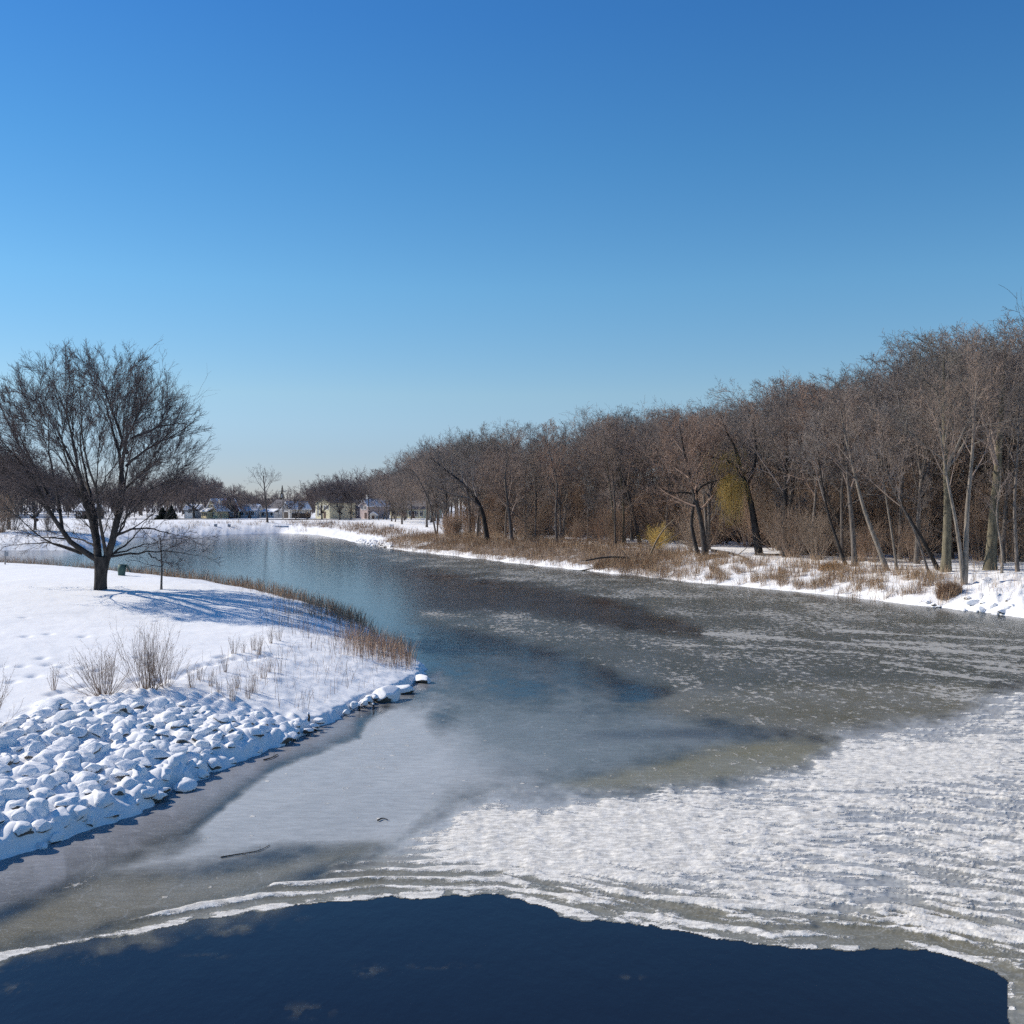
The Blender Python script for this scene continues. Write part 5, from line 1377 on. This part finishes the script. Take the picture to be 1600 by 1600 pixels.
house('house', 'white low house with snowy roof between the dark house and the lone tall tree', 372, 400, 292, 2.2, 3.8, 'white', 'snowroof', False, [(-.6, .9, .9, .9), (0, .9, .9, .9), (.6, .9, .9, .9)], (.3, .9, 2.0), None, 7)
house('house', 'white house with grey roof behind the lone tall tree', 414, 440, 296, 2.7, 5.0, 'white', 'greyroof', False, [(-.5, .9, 1.0, .9), (.4, .9, 1.0, .9)], None, None, 8, 'house', porch(-1.15, .9, 1.7, 2.0, 'white', 'snowroof'), rz=-0.55)
house('house', 'small white gabled house behind the utility pole', 438, 456, 290, 2.7, 4.5, 'white', 'snowroof', True, [(-.25, 2.4, .6, .8), (.25, 2.4, .6, .8)], (0, 1.8, 1.8, 'darkwall'), None, 7, rz=-0.7)
house('house', 'pale yellow two-storey house behind the dark-trunked tree', 487, 521, 284, 4.4, 6.0, 'yellow', 'greyroof', True, [(-.65, .8, .5, 2.8), (-.2, .8, .5, 2.8), (.3, 2.6, .8, 1.0), (.7, 2.6, .8, 1.0)], (.3, .9, 2.0), None, 9, rz=-0.7)
house('house', 'grey house between the pale yellow house and the white gabled one', 533, 561, 290, 2.8, 5.0, 'grey', 'greyroof', False, [(-.6, .9, .9, 1.1), (.1, .9, .9, 1.1), (.65, .9, .9, 1.1)], (-.2, .9, 2.0), None, 8)
house('house', 'narrow white house with pinkish front and tall chimney', 560, 577, 282, 3.6, 5.2, 'pink', 'snowroof', True, [(-.4, 2.6, .7, .9), (.4, 2.6, .7, .9)], (.5, .8, 1.7), (-.5, 2.0, .3, 6.3), 8, rz=-0.7)
house('shed', 'little white shed on the lawn right of the pinkish-fronted house', 578, 588, 280, 1.2, 1.8, 'white', 'snowroof', True, [], (0, .7, 1.0), None, 2.5, 'shed')
house('house', 'long pale yellow house seen between the trunks at the far end of the wood', 604, 668, 288, 2.6, 4.6, 'yellow', 'greyroof', False, [(-.8, .7, .9, 1.3), (-.5, .7, .9, 1.3), (-.15, .7, .9, 1.3), (.2, .7, .9, 1.3), (.55, .7, .9, 1.3), (.85, .7, .9, 1.3)], (.38, .9, 2.0), None, 9, rz=-0.5)
house('house', 'long dark house with snowy roof seen through the limbs of the lawn tree', 118, 144, 276, 2.2, 4.0, 'darkwall', 'snowroof', False, [(-.5, .9, .9, .8), (.5, .9, .9, .8)], (0, .9, 1.9), None, 8)
# fence between houses
e = empty('board_fence', ((470 - 800) / F * 282, 282, z1((470 - 800) / F * 282, 282)))
m = MB(); m.box(-2.4, 2.6, -.03, .03, .1, 1.4); m.build('boards', M['hedge'], e)
for k in range(5):
    m = MB(); m.box(-2.4 + k * 1.2, -2.28 + k * 1.2, .035, .14, -.2, 1.5); m.build('post', M['pole'], e)
tag(e, 'low dark board fence right of the small white gabled house', 'fence')
# utility pole
px, D = 442, 281; x = (px - 800) / F * D; e = empty('utility_pole', (x, D, z1(x, D)))
m = MB(); m.tube([(0, 0, -.3), (0, 0, 7.9)], [.17, .12], 10); m.build('pole', M['pole'], e, True)
m = MB(); m.box(-1.0, 1.0, -.20, -.125, 7.2, 7.34); m.build('crossarm', M['pole'], e)
m = MB(); m.tube([(-.28, -.1, 5.6), (-.28, -.1, 6.5)], [.22, .22], 10); m.build('transformer', M['metal'], e, True)
for k in (-.9, 0.5, .9):
    m = MB(); m.tube([(k, -.16, 7.34), (k, -.16, 7.52)], [.05, .04], 6); m.build('insulator', M['trim'], e)
tag(e, 'wooden utility pole with grey transformer between white houses', 'utility pole')
# culvert
x, y = W(437, 832.5); e = empty('culvert', (x - .2, y + 2.2, 0), 0)
m = MB()
a0, a1, h0 = -1.15, 1.15, 1.05
m.box(a0 - .35, a0, -1.0, 3.0, -.3, h0); m.box(a1, a1 + .35, -1.0, 3.0, -.3, h0); m.box(a0 - .35, a1 + .35, -1.0, 3.0, h0 + .002, h0 + .4); m.build('headwall', M['concrete'], e)
m = MB(); m.box(a0 + .003, a1 - .003, 2.2, 2.9, -.2, h0 - .003); m.build('inside', M['dark'], e)  # near-black block: the shade deep in the culvert is put into its colour
m = MB(); m.box(a0 - .5, a1 + .5, -1.1, 3.0, h0 + .405, h0 + .62); m.build('snow_cover', M['snowroof'], e)
tag(e, 'dark culvert mouth with snow on top in the far bank', 'culvert')
for (px, py, lb) in [(337, 818, 'small grey utility box on the far lawn, left one of two'), (358, 818, 'small grey utility box on the far lawn, right one of two')]:
    x, y, z = ground_at(px, py); e = empty('utility_box', (x, y, z)); m = MB(); m.box(-.3, .3, -.2, .2, -.1, .42); m.build('cabinet', M['metal'], e); m = MB(); m.box(-.34, .34, -.24, .24, .422, .5); m.build('lid', M['snowroof'], e); tag(e, lb, 'utility box')
x, y, z = ground_at(612, 827); e = empty('notice_board', (x, y, z))
for s in (-.42, .34):
    m = MB(); m.box(s, s + .09, -.04, .04, -.2, 1.0); m.build('post', M['bark_dark'], e)
m = MB(); m.box(-.40, .42, -.075, -.042, .55, .98); m.build('panel', M['trim'], e); tag(e, 'small white panel on two dark posts on the far snowy bank', 'sign')

# ------------------------------------------------------------------ light, sky, camera
EL, AZ = R(35), R(-72)          # sun height; angle from straight ahead, negative to the left
to_sun = Vector((math.sin(AZ) * math.cos(EL), math.cos(AZ) * math.cos(EL), math.sin(EL)))
sl = bpy.data.lights.new('sun', 'SUN'); sl.energy = 3.55; sl.angle = R(0.53); sl.color = (1.0, 0.925, 0.815)
so = bpy.data.objects.new('sun', sl); col.objects.link(so); so.rotation_euler = to_sun.to_track_quat('Z', 'Y').to_euler(); so.location = (-60, 40, 60)
w = bpy.data.worlds.new('World'); scene.world = w; w.use_nodes = True
nt = w.node_tree; nt.nodes.clear()
sky = nt.nodes.new('ShaderNodeTexSky'); sky.sky_type = 'NISHITA'; sky.sun_disc = False
sky.sun_elevation = EL; sky.sun_rotation = AZ; sky.air_density = 1.0; sky.dust_density = 0.0; sky.ozone_density = 1.5; sky.altitude = 0
bg = nt.nodes.new('ShaderNodeBackground'); bg.inputs['Strength'].default_value = 0.10
ow = nt.nodes.new('ShaderNodeOutputWorld')
hs = nt.nodes.new('ShaderNodeHueSaturation'); hs.inputs['Saturation'].default_value = 1.22
gm = nt.nodes.new('ShaderNodeMix'); gm.data_type = 'RGBA'; gm.blend_type = 'MULTIPLY'; gm.inputs[0].default_value = 1.0; gm.inputs[7].default_value = (0.45 * 1.4, 0.685 * 1.4, 0.815 * 1.4, 1)
nt.links.new(sky.outputs[0], hs.inputs['Color']); nt.links.new(hs.outputs[0], gm.inputs[6]); tc = nt.nodes.new('ShaderNodeTexCoord'); sz = nt.nodes.new('ShaderNodeSeparateXYZ'); nt.links.new(tc.outputs['Generated'], sz.inputs[0])
mr = nt.nodes.new('ShaderNodeMapRange'); nt.links.new(sz.outputs[2], mr.inputs['Value']); mr.inputs['From Max'].default_value = 0.5
hz = nt.nodes.new('ShaderNodeValToRGB'); nt.links.new(mr.outputs['Result'], hz.inputs[0])      # clear winter air: pale and grey low down, deep blue above
el = hz.color_ramp.elements
for q in range(4): el.new(0.5)
for q, (zq, cq) in enumerate([(0.0, (.79, .61, .94)), (.049, (.97, .735, .905)), (.103, (1.32, .956, .91)), (.201, (1.25, 1.12, 1.03)), (.311, (.98, 1.07, 1.06)), (.42, (.80, .98, 1.10))]):
    el[q].position = zq * 2; el[q].color = tuple(v / 1.4 for v in cq) + (1,)
g2 = nt.nodes.new('ShaderNodeMix'); g2.data_type = 'RGBA'; g2.blend_type = 'MULTIPLY'; g2.inputs[0].default_value = 1.0
nt.links.new(gm.outputs[2], g2.inputs[6]); nt.links.new(hz.outputs[0], g2.inputs[7]); nt.links.new(g2.outputs[2], bg.inputs[0]); nt.links.new(bg.outputs[0], ow.inputs[0])

cam = bpy.data.cameras.new('camera'); co = bpy.data.objects.new('camera', cam); col.objects.link(co)
cam.sensor_fit = 'HORIZONTAL'; cam.sensor_width = 36.0; cam.lens = 36.0 * F / 1600.0
cam.shift_y = -(800 - YH) / 1600.0
cam.clip_start = 0.1; cam.clip_end = 12000
co.location = (0, 0, HC); co.rotation_euler = (math.pi / 2, 0, 0)
scene.camera = co
vs = scene.view_settings; vs.view_transform = 'Standard'; vs.look = 'None'; vs.exposure = 0.55; vs.gamma = 1.0
cy = scene.cycles
cy.max_bounces = 6; cy.diffuse_bounces = 3; cy.glossy_bounces = 2; cy.transparent_max_bounces = 5; cy.transmission_bounces = 2
cy.caustics_reflective = False; cy.caustics_refractive = False
cy.use_denoising = False; cy.use_adaptive_sampling = True; cy.adaptive_threshold = 0.03
